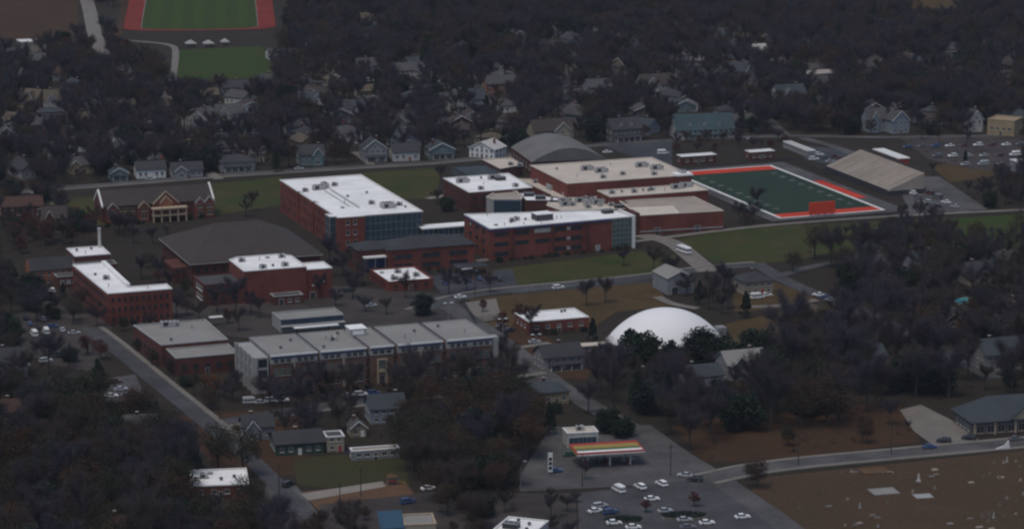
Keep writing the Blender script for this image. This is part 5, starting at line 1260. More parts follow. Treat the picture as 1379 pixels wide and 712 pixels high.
CARS = [
 (921, 341, 'white', 118, 'white bus on the concrete drive beside the green lawn', 'bus'),
 (752, 389, 'white', 22, 'white car on the street just below the lawn of the right-hand block', 'suv'),
 (620, 402, 'white', 20, 'white car at the street corner by the fenced court', 'car'),
 (569, 410, 'black', 20, 'black car in the yard beside the small evergreen', 'car'), (470, 393, 'black', 25, 'black car parked under the bare yard tree', 'suv'),
 (455, 398, 'grey', 25, 'grey car parked behind the black one under the yard tree', 'car'), (500, 413, 'silver', 25, 'silver car in the middle of the school yard', 'car'),
 (686, 447, 'black', 40, 'black car beside the small white-roofed brick block', 'suv'), (675, 440, 'grey', 40, 'grey car under the twin street lamp by the brick block', 'car'),
 (833, 662, 'white', 118, 'white van, largest of three in a row on the car park', 'van'), (862, 658, 'white', 118, 'white car between the van and the right-hand white car', 'suv'),
 (891, 654, 'white', 118, 'white car at the right end of the row of three', 'suv'), (878, 674, 'white', 12, 'white car parked sideways below the row of three', 'car'),
 (808, 684, 'silver', 30, 'silver car at the left of the car park', 'suv'), (822, 692, 'blue', 30, 'blue-grey pickup-like car beside the silver car, car park left', 'suv'), (802, 690, 'white', 30, 'white car touching the left edge of the car park', 'car'),
 (827, 706, 'white', 10, 'white car by the left hedge island at the bottom', 'car'), (853, 712, 'white', 10, 'white car behind the left hedge island at the bottom edge', 'car'),
 (896, 690, 'silver', 20, 'silver car by the tip of the right hedge island', 'car'), (922, 702, 'silver', 12, 'silver car beside the right hedge island', 'car'), (926, 712, 'grey', 12, 'grey car at the bottom edge under the right hedge island', 'car'),
 (952, 706, 'white', 12, 'white car right of the right hedge island', 'car'), (1000, 698, 'white', 15, 'white car alone at the right side of the car park', 'car'),
 (936, 648, 'black', 165, 'black car leaving the car park at the road', 'suv'), (922, 642, 'silver', 165, 'silver car just ahead of the black car by the road', 'car'),
 (768, 614, 'green', 15, 'dark car refuelling under the left end of the canopy', 'car'), (748, 636, 'blue', 20, 'dark blue car beside the price sign', 'car'), (812, 622, 'black', 12, 'black car under the middle of the striped canopy', 'suv'), (846, 622, 'grey', 12, 'dark grey car under the right end of the striped canopy', 'suv'),
 (1252, 604, 'blue', 16, 'blue car driving on the road beside the cemetery', 'car'), (1271, 596, 'black', 165, 'black car waiting at the driveway mouth', 'suv'), (1305, 592, 'black', 165, 'black car parked before the blue-grey roofed building', 'suv'), (1368, 593, 'grey', 16, 'dark grey car on the road at the right edge', 'car'),
 (577, 659, 'white', 25, 'white car beside the trees above the bottom shops', 'car'), (549, 678, 'blue', 30, 'pale blue car by the blue awning', 'suv'), (713, 520, 'black', 15, 'black car at the street end beside the school front', 'car'), (388, 655, 'black', 60, 'black car at the side of the left road near the field', 'suv'),
 (155, 516, 'maroon', 14, 'dark maroon car in the small car lot by the left road', 'suv'), (163, 526, 'silver', 14, 'silver car in the small car lot by the left road', 'car'), (150, 535, 'white', 14, 'white car nearest the trees in the small car lot', 'car'), (172, 534, 'grey', 14, 'grey car beside the white one in the small car lot', 'car'),
 (1102, 399, 'white', 150, 'white car parked along the right-hand street', 'car'), (1110, 402, 'blue', 150, 'blue car parked behind the white one on the right-hand street', 'car'), (1119, 406, 'silver', 150, 'silver car third in the row on the right-hand street', 'car'),
 (1032, 399, 'white', 20, 'white car beside the slate-roofed pavilion house', 'car'), (1020, 402, 'white', 20, 'white van on the drive of the slate-roofed pavilion house', 'van'),
 (497, 110, 'white', 10, 'white car in the far wood, upper centre', 'van'), (197, 166, 'white', 14, 'white car between the houses, upper left', 'van'), (250, 187, 'white', 14, 'white car in a yard, upper left', 'van'), (203, 242, 'teal' if False else 'silver', 14, 'silver car on the back road, left', 'car'), (403, 229, 'silver', 14, 'silver car on the back road behind the white roof', 'car'),
 (1012, 188, 'silver', 14, 'silver car on the road above the far end zone', 'car'), (893, 208, 'white', 20, 'white pickup beside the large sports hall', 'van'), (818, 206, 'white', 20, 'white car beside the arched gymnasium', 'car'),
 (720, 462, 'silver', 20, 'silver car by the white-roofed brick block drive', 'car'),
 (70, 393, 'white', 110, 'white car beside the brick annex on the left', 'suv'), (100, 450, 'silver', 14, 'silver car at the right end of the left campus car park', 'car'), (70, 441, 'blue', 20, 'blue car in the left campus car park', 'car'),
]
for cdef in CARS:
    px, py, col, th, lab = cdef[:5]; car(px, py, col, th, lab, cdef[5] if len(cdef) > 5 else 'car')
# rows of parked cars that nothing tells apart
def lot(cells, th, label, group, cols=('white', 'silver', 'grey', 'black', 'blue', 'silver', 'white', 'grey', 'maroon')):
    for i, (px, py) in enumerate(cells):
        car(px, py, RNG.choice(cols), th + RNG.uniform(-4, 4), label, RNG.choice(['car', 'suv', 'car', 'suv', 'van']), group)
lot([(x, 543 - (x-338)*.075 + (i % 2)*1) for i, x in enumerate(range(338, 392, 14))], 14, 'car in the tight kerbside row left of the school front', 'cars before the left end of the school front')
lot([(x, 534 - (x-470)*.08) for x in (470, 486, 503)], 14, 'car at the kerb before the school entrance', 'cars before the school entrance')
lot([(602, 514), (618, 512)], 14, 'car at the kerb before the right end of the school front', 'cars before the right end of the school front')
lot([(x, 213 - (x-1220)*.02 + dy) for dy, xs in ((-14, range(1222, 1375, 19)), (0, range(1262, 1376, 21)), (12, range(1300, 1372, 24))) for x in xs], 200, 'car in the crowded car park at the right edge beyond the grandstand', 'cars in the right-edge car park')
lot([(1090, 207), (1102, 210), (1096, 216), (1112, 214), (1124, 212), (1134, 215), (1118, 219)], 20, 'car parked beyond the far corner of the football field', 'cars beyond the football field')
lot([(1240, 257), (1252, 262), (1262, 268), (1236, 268), (1248, 274), (1262, 279), (1274, 274), (1286, 280), (1228, 262)], 130, 'car parked behind the grandstand', 'cars behind the grandstand')
lot([(40, 438), (52, 443), (30, 446), (62, 449), (46, 452), (84, 446), (34, 430), (58, 432)], 110, 'car in the left campus car park under the trees', 'cars in the left campus car park', ('white', 'silver', 'grey', 'blue', 'black'))
lot([(40, 484), (62, 488), (30, 494), (78, 480)], 20, 'car in the lower left yard among trees', 'cars in the lower left yard', ('white', 'silver', 'grey', 'blue'))
lot([(600, 383), (615, 381), (630, 379), (645, 377), (608, 374), (640, 371), (656, 381), (672, 378)], 110, 'car in the small school car park by the two-storey brick block', 'cars by the two-storey block', ('blue', 'grey', 'black', 'white', 'blue'))
c = G(617, 372); t = thing('shade_canopy', 'dark flat shade canopy over the small school car park', 'canopy', (c.x, c.y, 0), TH)
MB().box(0, 13, 0, 8, 3.0, 3.3).build('roof', 'asphalt_blue', t); MB().box(1.5, 6, -.4, -.02, 2.6, 3.1).build('sign_board', 'white', t)
for x in (.5, 12.5):
    for y in (.5, 7.5): MB().tube((x,y,0), (x,y,3.0), .12, .12).build('post', 'metal', t)

# ---------------------------------------------------------------- poles and small things
def lamp_post(px, py, h, label, twin=True):
    c = G(px, py); t = thing('lamp_post', label, 'lamp post', (c.x, c.y, 0), .35, 'tall lamp posts')
    MB().tube((0,0,0), (0,0,h), .16, .10).build('pole', 'metal', t); MB().box(-.4, .4, -.4, .4, 0, .5).build('base', 'concrete', t)
    for s in ((-1, 1) if twin else (1,)): MB().tube((0,0,h-.1), (s*1.0,0,h+.1), .06, .06).build('arm', 'metal', t); MB().box(s*1.3-.55, s*1.3+.55, -.3, .3, h, h+.25).build('lamp_head', 'white', t)
lamp_post(677, 462, 9, 'tall twin-headed lamp post left of the small white-roofed brick block')
lamp_post(722, 480, 8, 'tall twin-headed lamp post beside the house near the dome')
lamp_post(701, 656, 8, 'tall lamp post at the left of the petrol station', False); lamp_post(604, 440, 9, 'tall lamp post beside the evergreen at the street corner')
def utility_pole(px, py, h, label):
    c = G(px, py); t = thing('utility_pole', label, 'pole', (c.x, c.y, 0), .4, 'utility poles')
    MB().tube((0,0,0), (0,0,h), .17, .12).build('pole', 'bark', t); MB().box(-1.1, 1.1, -.07, .07, h-1.1, h-.95).build('cross_arm', 'bark', t)
    for x in (-.9, 0, .9): MB().tube((x,0,h-.94), (x,0,h-.7), .06, .05).build('insulator', 'stone', t)
for px, py, h, l in ((376, 668, 10, 'wooden pole at the side of the left road'), (458, 694, 10, 'wooden pole by the bare clay lot'), (486, 668, 9, 'wooden pole right of the clay lot'), (295, 430, 12, 'pole standing left of the gymnasium'), (784, 655, 10, 'wooden pole on the petrol station kerb'), (903, 640, 10, 'wooden pole at the right of the forecourt'), (1075, 626, 10, 'wooden pole beside the cemetery road, left'), (1200, 612, 10, 'wooden pole beside the cemetery road, middle'), (296, 566, 10, 'wooden pole at the crossing below the low grey-roofed block'), (640, 398, 9, 'pole by the fenced court')):
    utility_pole(px, py, h, l)
def fence(pts, h, name, label, m, step=3.0):
    P = [G(*p) for p in pts]; t = thing(name, label, 'fence', (P[0].x, P[0].y, 0)); O = Vector((P[0].x, P[0].y, 0))
    for a, b2 in zip(P[:-1], P[1:]):
        d = b2-a; ln = d.length; d.normalize(); an = math.atan2(d.y, d.x); n = max(1, int(ln/step)); q = a-O
        for i in range(n+1): pp = q + d*(ln*i/n); put('post', cached(('fp', h, m), lambda: MB().box(-.06,.06,-.06,.06,0,h).mesh('post', m)), t, (pp.x, pp.y, 0), an)
        bb = MB()
        for z in (h-.12, h*.5, .15): bb.box(0, ln, -.03, .03, z, z+.1)
        bb.build('rail', m, t, (q.x, q.y, 0), an)
        mesh_ = MB(); k = int(ln/.5)
        for i in range(k): mesh_.box(ln*i/k, ln*i/k+.1, -.015, .015, .2, h-.15)
        mesh_.build('infill', m, t, (q.x, q.y, 0), an)
fence([(622,409),(640,436),(680,431)], 2.6, 'court_fence', 'tall dark fence round the small paved court', 'dark_metal')
fence([(1045,302),(1200,291)], 1.6, 'field_fence', 'low fence along the near end of the football field', 'dark_metal')
fence([(925,230),(1066,216),(1118,238)], 1.6, 'field_fence', 'low fence along the far end of the football field', 'dark_metal')
fence([(465,612),(545,604)], 1.6, 'garden_fence', 'dark fence below the pale carport roof', 'blue_metal')
fence([(690,396),(880,380)], 1.1, 'street_rail', 'low rail along the street above the dry lot', 'metal')
# hedge-edge islands of the car park
def island(px, py, w, label):
    c = G(px, py); t = thing('planted_island', label, 'island', (c.x, c.y, 0), .1)
    MB().prism([(w/2*math.cos(i*.524), 2.8*math.sin(i*.524)) for i in range(12)], 0, .3).build('kerb', 'concrete', t)
    b = MB(); rr = random.Random(int(px))
    for i in range(1800):
        an = rr.uniform(0, 6.28); q = rr.random()**.5; x = w/2*q*math.cos(an)*.95; y = 2.6*q*math.sin(an); z = .3 + rr.random()*1.7*(1-.5*q)
        s = rr.uniform(.15, .35); a = Vector((rr.gauss(0,1), rr.gauss(0,1), rr.gauss(0,1))).normalized()*s; e = Vector((rr.gauss(0,1), rr.gauss(0,1), rr.gauss(0,1))).normalized()*s
        p = Vector((x,y,z)); b.add([p-a, p+a, p+e], [(0,1,2)])
    b.build('hedge', 'evergreen', t)
island(840, 702, 12, 'planted hedge island in the car park, left'); island(921, 696, 14, 'planted hedge island in the car park, right')

# gravestones: each cut, each its own
def stone_mesh(kind, m):
    def mk():
        b = MB()
        if kind == 'slab': b.box(-1.1, 1.1, -.55, .55, 0, .35); b.box(-1.2, 1.2, -.65, .65, 0, .12)
        elif kind == 'head': b.extrude_y([(-.4,0),(.4,0),(.4,.75),(.25,.95),(0,1.02),(-.25,.95),(-.4,.75)], -.1, .1); b.box(-.55, .55, -.22, .22, 0, .16)
        elif kind == 'obelisk':
            b.box(-.9, .9, -.9, .9, 0, .4); b.box(-.65, .65, -.65, .65, .4, 1.1)
            b.add([(-.42,-.42,1.1),(.42,-.42,1.1),(.42,.42,1.1),(-.42,.42,1.1),(-.28,-.28,3.6),(.28,-.28,3.6),(.28,.28,3.6),(-.28,.28,3.6),(0,0,4.1)], [(0,1,5,4),(1,2,6,5),(2,3,7,6),(3,0,4,7),(4,5,8),(5,6,8),(6,7,8),(7,4,8)])
        elif kind == 'plot': b.ring(rect(9, 7, -4.5, -3.5), rect(8.4, 6.4, -4.2, -3.2), 0, .35); b.box(-4.2, 4.2, -3.2, 3.2, 0, .18)
        return b.mesh(kind, m)
    return cached(('st', kind, m), mk)
def grave(px, py, kind, m, label, group='gravestones', rz=.3, s=1):
    c = G(px, py); o = put({'slab': 'grave_slab', 'head': 'headstone', 'obelisk': 'grave_monument', 'plot': 'grave_plot'}[kind], stone_mesh(kind, m), None, (c.x, c.y, level(c.x, c.y)), rz, (s, s, s)); tag(o, label, 'grave', group)
grave(1177, 634, 'plot', 'clay', 'tan paved grave plot by the cemetery road', rz=.25); grave(1237, 648, 'obelisk', 'offwhite', 'white upright monument in the middle of the cemetery', s=.65); grave(1243, 668, 'plot', 'stone', 'pale slab grave below the white monument', rz=.2, s=.6)
grave(1158, 684, 'obelisk', 'stone', 'pale leaning monument in the left of the cemetery', s=.45); grave(1190, 662, 'plot', 'grey_roof', 'dull grey grave plot left of the pale slab grave', rz=.25, s=.9); grave(1338, 697, 'obelisk', 'stone', 'grey monument near the bottom right of the cemetery', s=.45); grave(1356, 622, 'obelisk', 'stone', 'grey monument at the upper right of the cemetery', s=.45)
rr = random.Random(4)
poly = [(1060,668),(1100,640),(1379,614),(1379,712),(1095,712)]
cnt = 0
while cnt < 48:
    px, py = rr.uniform(1050, 1379), rr.uniform(612, 716)
    if inpoly(px, py, poly):
        grave(px, py, rr.choice(['head', 'head', 'slab', 'head']), rr.choice(['tan_roof', 'concrete', 'grey_roof', 'concrete']), 'small weathered gravestone scattered over the brown cemetery lawn', 'small gravestones', rr.uniform(.15, .45), rr.uniform(.7, 1.0)); cnt += 1
c = G(1348, 605); t = thing('entrance_sign', 'white angular sign beside the road at the right edge', 'sign', (c.x, c.y, 0), .2)
b = MB(); b.extrude_y([(-3,0),(3,0),(2.4,3.0),(1.2,1.4)], -.2, .2); b.build('board', 'white', t); MB().box(-3.4, 3.4, -.6, .6, 0, .3).build('plinth', 'concrete', t)

# ================================================================ TREES
def tri_mesh(name, V, T, mats, mi=None):
    me = bpy.data.meshes.new(name); me.from_pydata(V, [], T)
    for m in mats: me.materials.append(M[m])
    if mi is not None: me.polygons.foreach_set('material_index', mi)
    me.update(); return me
def limbs(rr, h, spread, n1=6, n2=4, fork=.35, r0=.28):
    """trunk and limbs as tapered tubes; returns builder and branch segments"""
    b = MB(); segs = []
    top = Vector((rr.uniform(-.4,.4), rr.uniform(-.4,.4), h*.72)); base = Vector((0,0,0)); mid = Vector((rr.uniform(-.2,.2), rr.uniform(-.2,.2), h*fork))
    b.tube(base, mid, r0, r0*.75, 7); b.tube(mid, top, r0*.75, r0*.25, 6); segs.append((mid, top))
    for i in range(n1):
        a = 6.283*(i + rr.uniform(-.3,.3))/n1; s = rr.uniform(.0,.75); p = mid.lerp(top, s)
        e = Vector((math.cos(a)*spread*rr.uniform(.55,.95)*(1-.35*s), math.sin(a)*spread*rr.uniform(.55,.95)*(1-.35*s), p.z + h*rr.uniform(.15,.42)))
        e.z = min(e.z, h*.97); b.tube(p, e, r0*.4, r0*.1, 5); segs.append((p, e))
        for j in range(n2):
            q = p.lerp(e, rr.uniform(.3,.9)); dd = (e-p).normalized() + Vector((rr.gauss(0,.6), rr.gauss(0,.6), rr.uniform(0,.8)))
            f = q + dd.normalized()*spread*rr.uniform(.25,.5); f.z = min(f.z, h); b.tube(q, f, r0*.16, r0*.05, 4, cap=False); segs.append((q, f))
    return b, segs
def twig_crown(rr, segs, h, spread, n, tl=1.3, tw=.07):
    V, T = [], []
    wts = [(s[1]-s[0]).length for s in segs]
    for i in range(n):
        p0, p1 = rr.choices(segs, wts)[0]; p = p0.lerp(p1, rr.uniform(.15, 1.05))
        d = (p1-p0).normalized()*.6 + Vector((rr.gauss(0,.7), rr.gauss(0,.7), rr.gauss(.35,.6)))
        d.normalize(); p = p + Vector((rr.gauss(0,.07), rr.gauss(0,.07), rr.gauss(0,.06)))*spread
        L = tl*rr.uniform(.5,1.3); e = p + d*L; sd = d.cross(Vector((rr.gauss(0,1), rr.gauss(0,1), rr.gauss(0,1)))).normalized()*tw*rr.uniform(.6,1.5)
        o = len(V); V += [p-sd, p+sd, e]; T.append((o, o+1, o+2))
        # a side twig
        if rr.random() < .6:
            d2 = (d + Vector((rr.gauss(0,.8), rr.gauss(0,.8), rr.gauss(0,.6)))).normalized(); q = p + d*L*rr.uniform(.2,.6); e2 = q + d2*L*.6
            s2 = d2.cross(Vector((rr.gauss(0,1), rr.gauss(0,1), rr.gauss(0,1)))).normalized()*tw*.8; o = len(V); V += [q-s2, q+s2, e2]; T.append((o, o+1, o+2))
    return V, T
def leaf_crown(rr, h, spread, n, zc=.62, zr=.38, ls=.42, clumps=26, conic=False):
    V, T = [], []
    C = []
    for i in range(clumps):
        while True:
            v = Vector((rr.uniform(-1,1), rr.uniform(-1,1), rr.uniform(-1,1)))
            if .25 < v.length < 1: break
        if conic: zz = rr.random()**1.3; a = rr.uniform(0,6.283); q = (1-zz)*rr.uniform(.5,1); C.append((Vector((q*spread*math.cos(a), q*spread*math.sin(a), h*(.1+.86*zz))), spread*(.16+.26*(1-zz))))
        else: C.append((Vector((v.x*spread*.8, v.y*spread*.8, h*zc + v.z*h*zr*.85)), spread*rr.uniform(.22,.42)))
    for i in range(n):
        c, r = rr.choice(C); v = Vector((rr.gauss(0,1), rr.gauss(0,1), rr.gauss(0,.8))).normalized()*r*rr.random()**.45
        p = c + v; s = ls*rr.uniform(.5,1.3)
        a = Vector((rr.gauss(0,1), rr.gauss(0,1), rr.gauss(0,.7))).normalized(); b2 = a.cross(Vector((rr.gauss(0,1), rr.gauss(0,1), rr.gauss(0,1)))).normalized()
        o = len(V); V += [p-a*s*.5, p+b2*s*.42, p+a*s*.5, p-b2*s*.42]; T.append((o,o+1,o+2,o+3))
    return V, T
PROTO = {}
def add_proto(kind, seed):
    rr = random.Random(seed)
    if kind == 'bare':
        h, s = rr.uniform(11.5, 14.5), rr.uniform(4.6, 6.0); b, segs = limbs(rr, h, s, 7, 5, rr.uniform(.25,.36)); V, T = twig_crown(rr, segs, h, s, 3600, 1.5, .025); cm = 'twig'
    elif kind == 'russet':
        h, s = rr.uniform(11, 14), rr.uniform(4.8, 6.2); b, segs = limbs(rr, h, s, 6, 4); V, T = leaf_crown(rr, h, s, 4400, .62, .36, .31, 34); cm = 'russet'
    elif kind == 'olive':
        h, s = rr.uniform(10, 13), rr.uniform(4.6, 6); b, segs = limbs(rr, h, s, 6, 4); V, T = leaf_crown(rr, h, s, 4200, .6, .36, .31, 32); cm = 'olive_leaf'
    elif kind == 'maroon':
        h, s = rr.uniform(7, 9), rr.uniform(3.2, 4.0); b, segs = limbs(rr, h, s, 6, 3); V, T = leaf_crown(rr, h, s, 1900, .58, .38, .38, 24); cm = 'maroon'
    elif kind == 'orange':
        h, s = rr.uniform(7, 9), rr.uniform(3.0, 3.8); b, segs = limbs(rr, h, s, 6, 3); V, T = leaf_crown(rr, h, s, 1500, .58, .38, .36, 22); cm = 'orange_leaf'
    elif kind == 'evergreen':
        h, s = rr.uniform(8.5, 11), rr.uniform(4.8, 5.8); b, segs = limbs(rr, h, s, 5, 2, .2); V, T = leaf_crown(rr, h, s, 5600, .48, .48, .62, 46); cm = 'evergreen'
    elif kind == 'conifer':
        h, s = rr.uniform(11, 14), rr.uniform(2.8, 3.6); b = MB().tube((0,0,0), (0,0,h*.95), .28, .04, 7); V, T = leaf_crown(rr, h, s, 4200, ls=.5, clumps=44, conic=True); cm = 'evergreen'
    trunk = b.mesh('trunk', 'bark'); crown = tri_mesh('crown', [tuple(v) for v in V], T, [cm])
    PROTO.setdefault(kind, []).append((trunk, crown, h, s, b, V, T, cm))
for k, n in (('bare', 7), ('russet', 4), ('olive', 3), ('maroon', 3), ('orange', 2), ('evergreen', 4), ('conifer', 3)):
    for i in range(n): add_proto(k, 100*len(PROTO) + i)

TREES = []       # (kind, proto index, x, y, scale, rotation, label, group)
GRID = {}
def far_enough(x, y, r):
    gx, gy = int(x//6), int(y//6)
    for i in range(gx-3, gx+4):
        for j in range(gy-3, gy+4):
            for (a, b2) in GRID.get((i, j), ()):
                if (a-x)**2 + (b2-y)**2 < r*r: return False
    return True
def plant(kind, x, y, s, label, group, force=False):
    i = RNG.randrange(len(PROTO[kind])); TREES.append((kind, i, x, y, s, RNG.uniform(0, 6.28), label, group, force)); GRID.setdefault((int(x//6), int(y//6)), []).append((x, y))
def single(px, py, kind, s, label):
    c = G(px, py); plant(kind, c.x, c.y, s, label, None, True)

SINGLES = [
 (238, 428, 'bare', .75, 'bare tree at the right corner of the L-shaped block'), (252, 424, 'russet', .55, 'small brown tree right of the L-shaped block'), (268, 432, 'bare', .7, 'bare tree behind the low grey-roofed block'),
 (292, 420, 'bare', .9, 'bare tree left of the gymnasium side wing'), (306, 436, 'maroon', .7, 'small maroon tree behind the short white canopy'), (322, 446, 'bare', .7, 'bare tree between the low block and the street front'), (350, 428, 'bare', .6, 'small bare tree before the gymnasium entrance'),
 (430, 402, 'bare', .7, 'bare tree at the right corner of the gymnasium'), (452, 412, 'bare', .65, 'bare tree beside the low pale-roofed block'), (444, 356, 'bare', .95, 'bare tree between the gymnasium and the glass corner hall'), (462, 372, 'bare', 1.05, 'bare tree before the two-storey dark-roofed block, left'), (488, 384, 'bare', .7, 'bare tree left of the patchy white roof'),
 (604, 398, 'bare', .8, 'bare tree at the small school car park'), (628, 392, 'bare', .75, 'bare tree over the small school car park'), (660, 394, 'bare', .6, 'bare tree at the right of the small school car park'), (650, 420, 'maroon', .6, 'small red tree inside the paved court'),
 (440, 534, 'bare', .8, 'bare tree before the middle of the street front'), (470, 540, 'bare', .95, 'bare tree left of the school entrance'), (560, 528, 'bare', 1.05, 'bare tree right of the school entrance'), (400, 548, 'bare', .95, 'bare tree before the left bays of the street front'), (380, 560, 'bare', .9, 'bare tree at the kerb before the stone end block'), (620, 520, 'bare', 1.0, 'bare tree before the far right bay of the street front'),
 (200, 440, 'bare', .55, 'small bare tree at the back corner of the low grey-roofed block'), (230, 505, 'bare', .6, 'small bare tree along the left flank of the low block'), (205, 492, 'olive', .5, 'small olive tree along the left flank of the low block'), (185, 472, 'olive', .5, 'olive tree at the back left of the low block'), (250, 520, 'evergreen', .5, 'dark bush at the front left of the low block'),
 (110, 420, 'bare', .7, 'bare tree along the left flank of the L-shaped block'), (130, 440, 'bare', .75, 'bare tree at the front left of the L-shaped block'), (165, 446, 'olive', .5, 'olive shrub before the L-shaped block'), (100, 432, 'olive', .7, 'olive tree beside the left campus car park'),
 (905, 376, 'bare', .8, 'bare tree behind the pale grey barn'), (925, 398, 'bare', .8, 'bare tree in front of the pale grey barn'), (975, 402, 'bare', 1.0, 'bare tree left of the slate-roofed pavilion house'), (960, 408, 'bare', .95, 'bare tree between two dark conifers by the barn'),
 (860, 494, 'evergreen', 1.55, 'wide dark evergreen in front of the dome, leftmost of the four'), (906, 490, 'evergreen', 1.0, 'smaller dark evergreen in front of the middle of the dome'),
 (948, 492, 'evergreen', 1.4, 'wide dark evergreen in front of the right half of the dome'), (1018, 490, 'evergreen', 1.55, 'large dark evergreen right of the dome'), (974, 492, 'evergreen', 1.25, 'dark evergreen filling the gap right of the dome trees'),
 (798, 462, 'conifer', .75, 'slim dark conifer between the brick block and the dome'), (1004, 428, 'conifer', .85, 'dark conifer below the slate-roofed pavilion house'), (942, 410, 'conifer', .75, 'dark conifer beside the pale grey barn'),
 (1140, 408, 'conifer', 1.3, 'tall dark conifer beside the right-hand street'), (1148, 400, 'evergreen', 1.2, 'broad dark evergreen behind the tall conifer on the right'), (570, 424, 'evergreen', .85, 'rounded dark evergreen in front of the low brick annex'),
 (1376, 372, 'conifer', 1.2, 'tall dark conifer at the right edge'), (138, 166, 'evergreen', .95, 'round dark green tree among the upper left houses'), (85, 66, 'evergreen', 1.3, 'dark tree beside the white flat roof, top left'), (372, 232, 'conifer', .9, 'dark conifer by the back road near the white roof'),
 (56, 288, 'conifer', .6, 'small dark conifer by the maroon-roofed house'), (998, 172, 'conifer', .9, 'dark conifer right of the big blue-green roof'), (1014, 178, 'evergreen', .8, 'dark bush-like tree right of the big blue-green roof'), (940, 140, 'evergreen', .8, 'dark evergreen behind the white-gabled cottage'),
 (700, 436, 'maroon', 1.0, 'dull red tree left of the small white-roofed brick block'), (676, 446, 'maroon', .9, 'dull red tree beside the fenced court'),
 (475, 402, 'bare', 1.0, 'bare tree with dark crown in the yard before the two-storey block'), (546, 402, 'bare', .75, 'bare tree spreading over the patchy white roof'), (492, 420, 'bare', .62, 'small bare tree in the school yard'), (520, 424, 'bare', .55, 'smaller bare tree beside the rounded evergreen'),
 (716, 452, 'bare', .85, 'bare tree in front of the left corner of the small white roof'), (318, 424, 'bare', 1.15, 'bare tree before the gymnasium side wing'), (338, 424, 'bare', .7, 'smaller bare tree before the gymnasium'),
 (602, 284, 'evergreen', .75, 'dark tree against the end of the squat white-roofed block'), (290, 532, 'orange', .95, 'rusty orange tree beside the low grey-roofed block'), (276, 524, 'orange', .7, 'smaller rusty tree beside the low grey-roofed block'),
 (1068, 366, 'olive', .8, 'dark round tree on the lawn edge right of the white bus'), (1020, 284, 'bare', .85, 'bare tree standing before the football turf'), (1014, 300, 'bare', .9, 'bare tree just below the left side of the football field'),
 (668, 538, 'bare', .8, 'bare tree at the right end of the school front'), (684, 500, 'bare', .9, 'bare tree beside the right end pier of the school front'), (1020, 656, 'russet', .8, 'dark brown tree at the cemetery corner'), (1012, 646, 'olive', .5, 'low bush at the road corner by the cemetery'),
 (788, 646, 'bare', .5, 'small bare tree on the petrol station kerb'), (840, 358, 'bare', .6, 'bare young tree on the lawn before the right-hand block'), (880, 366, 'bare', .75, 'bare tree at the right end of the lawn'), (895, 362, 'olive', .6, 'olive tree left of the concrete drive'),
 (790, 412, 'bare', .85, 'bare tree on the dry lot above the small brick block'), (815, 408, 'bare', .8, 'bare tree on the dry lot left of the barn'),
 (100, 306, 'maroon', 1.1, 'maroon-leaved tree at the left of the old gabled school'), (122, 312, 'maroon', 1.0, 'maroon-leaved tree overlapping the left gable of the old school'), (160, 312, 'maroon', 1.1, 'maroon-leaved tree before the old school left wing'), (40, 318, 'maroon', 1.3, 'large maroon tree at the left edge'), (62, 330, 'maroon', 1.2, 'maroon tree above the orange gable annex'), (20, 330, 'maroon', 1.2, 'maroon tree at the far left edge'),
 (128, 100, 'russet', 1.2, 'rust-brown tree below the track road, top left'), (150, 96, 'maroon', 1.3, 'dark red tree below the running track'), (118, 478, 'maroon', 1.0, 'dark red tree at the bend of the left road'), (136, 484, 'maroon', .9, 'second dark red tree at the bend of the left road'),
 (1300, 220, 'conifer', .5, 'small dark conifer on the dry patch right of the grandstand'), (870, 690, 'maroon', .55, 'small dark red tree in the car park, left'), (935, 682, 'maroon', .55, 'small dark red tree in the car park, right'),
 (190, 376, 'bare', .8, 'bare tree in the courtyard of the L-shaped block'), (200, 360, 'olive', .6, 'olive shrub tree in the courtyard of the L-shaped block'), (214, 372, 'bare', .7, 'bare tree by the auditorium corner'),
 (740, 585, 'conifer', .8, 'dark conifer left behind the petrol shop'), (820, 582, 'evergreen', 1.0, 'dark evergreen right behind the petrol shop'), (840, 588, 'evergreen', .8, 'lower dark evergreen behind the striped canopy'),
 (970, 545, 'evergreen', 1.0, 'dark evergreen in the wood right below the dome'), (8, 460, 'evergreen', 1.2, 'dark evergreen at the left edge by the campus car park'), (12, 470, 'conifer', 1.1, 'tall dark conifer at the left edge'), (70, 430, 'conifer', .9, 'dark conifer beside the left campus car park'), (85, 400, 'conifer', .5, 'slim dark conifer by the L-shaped block'),
]
for sdef in SINGLES: single(*sdef)
keep([(816,440),(1050,440),(1050,470),(816,470)])

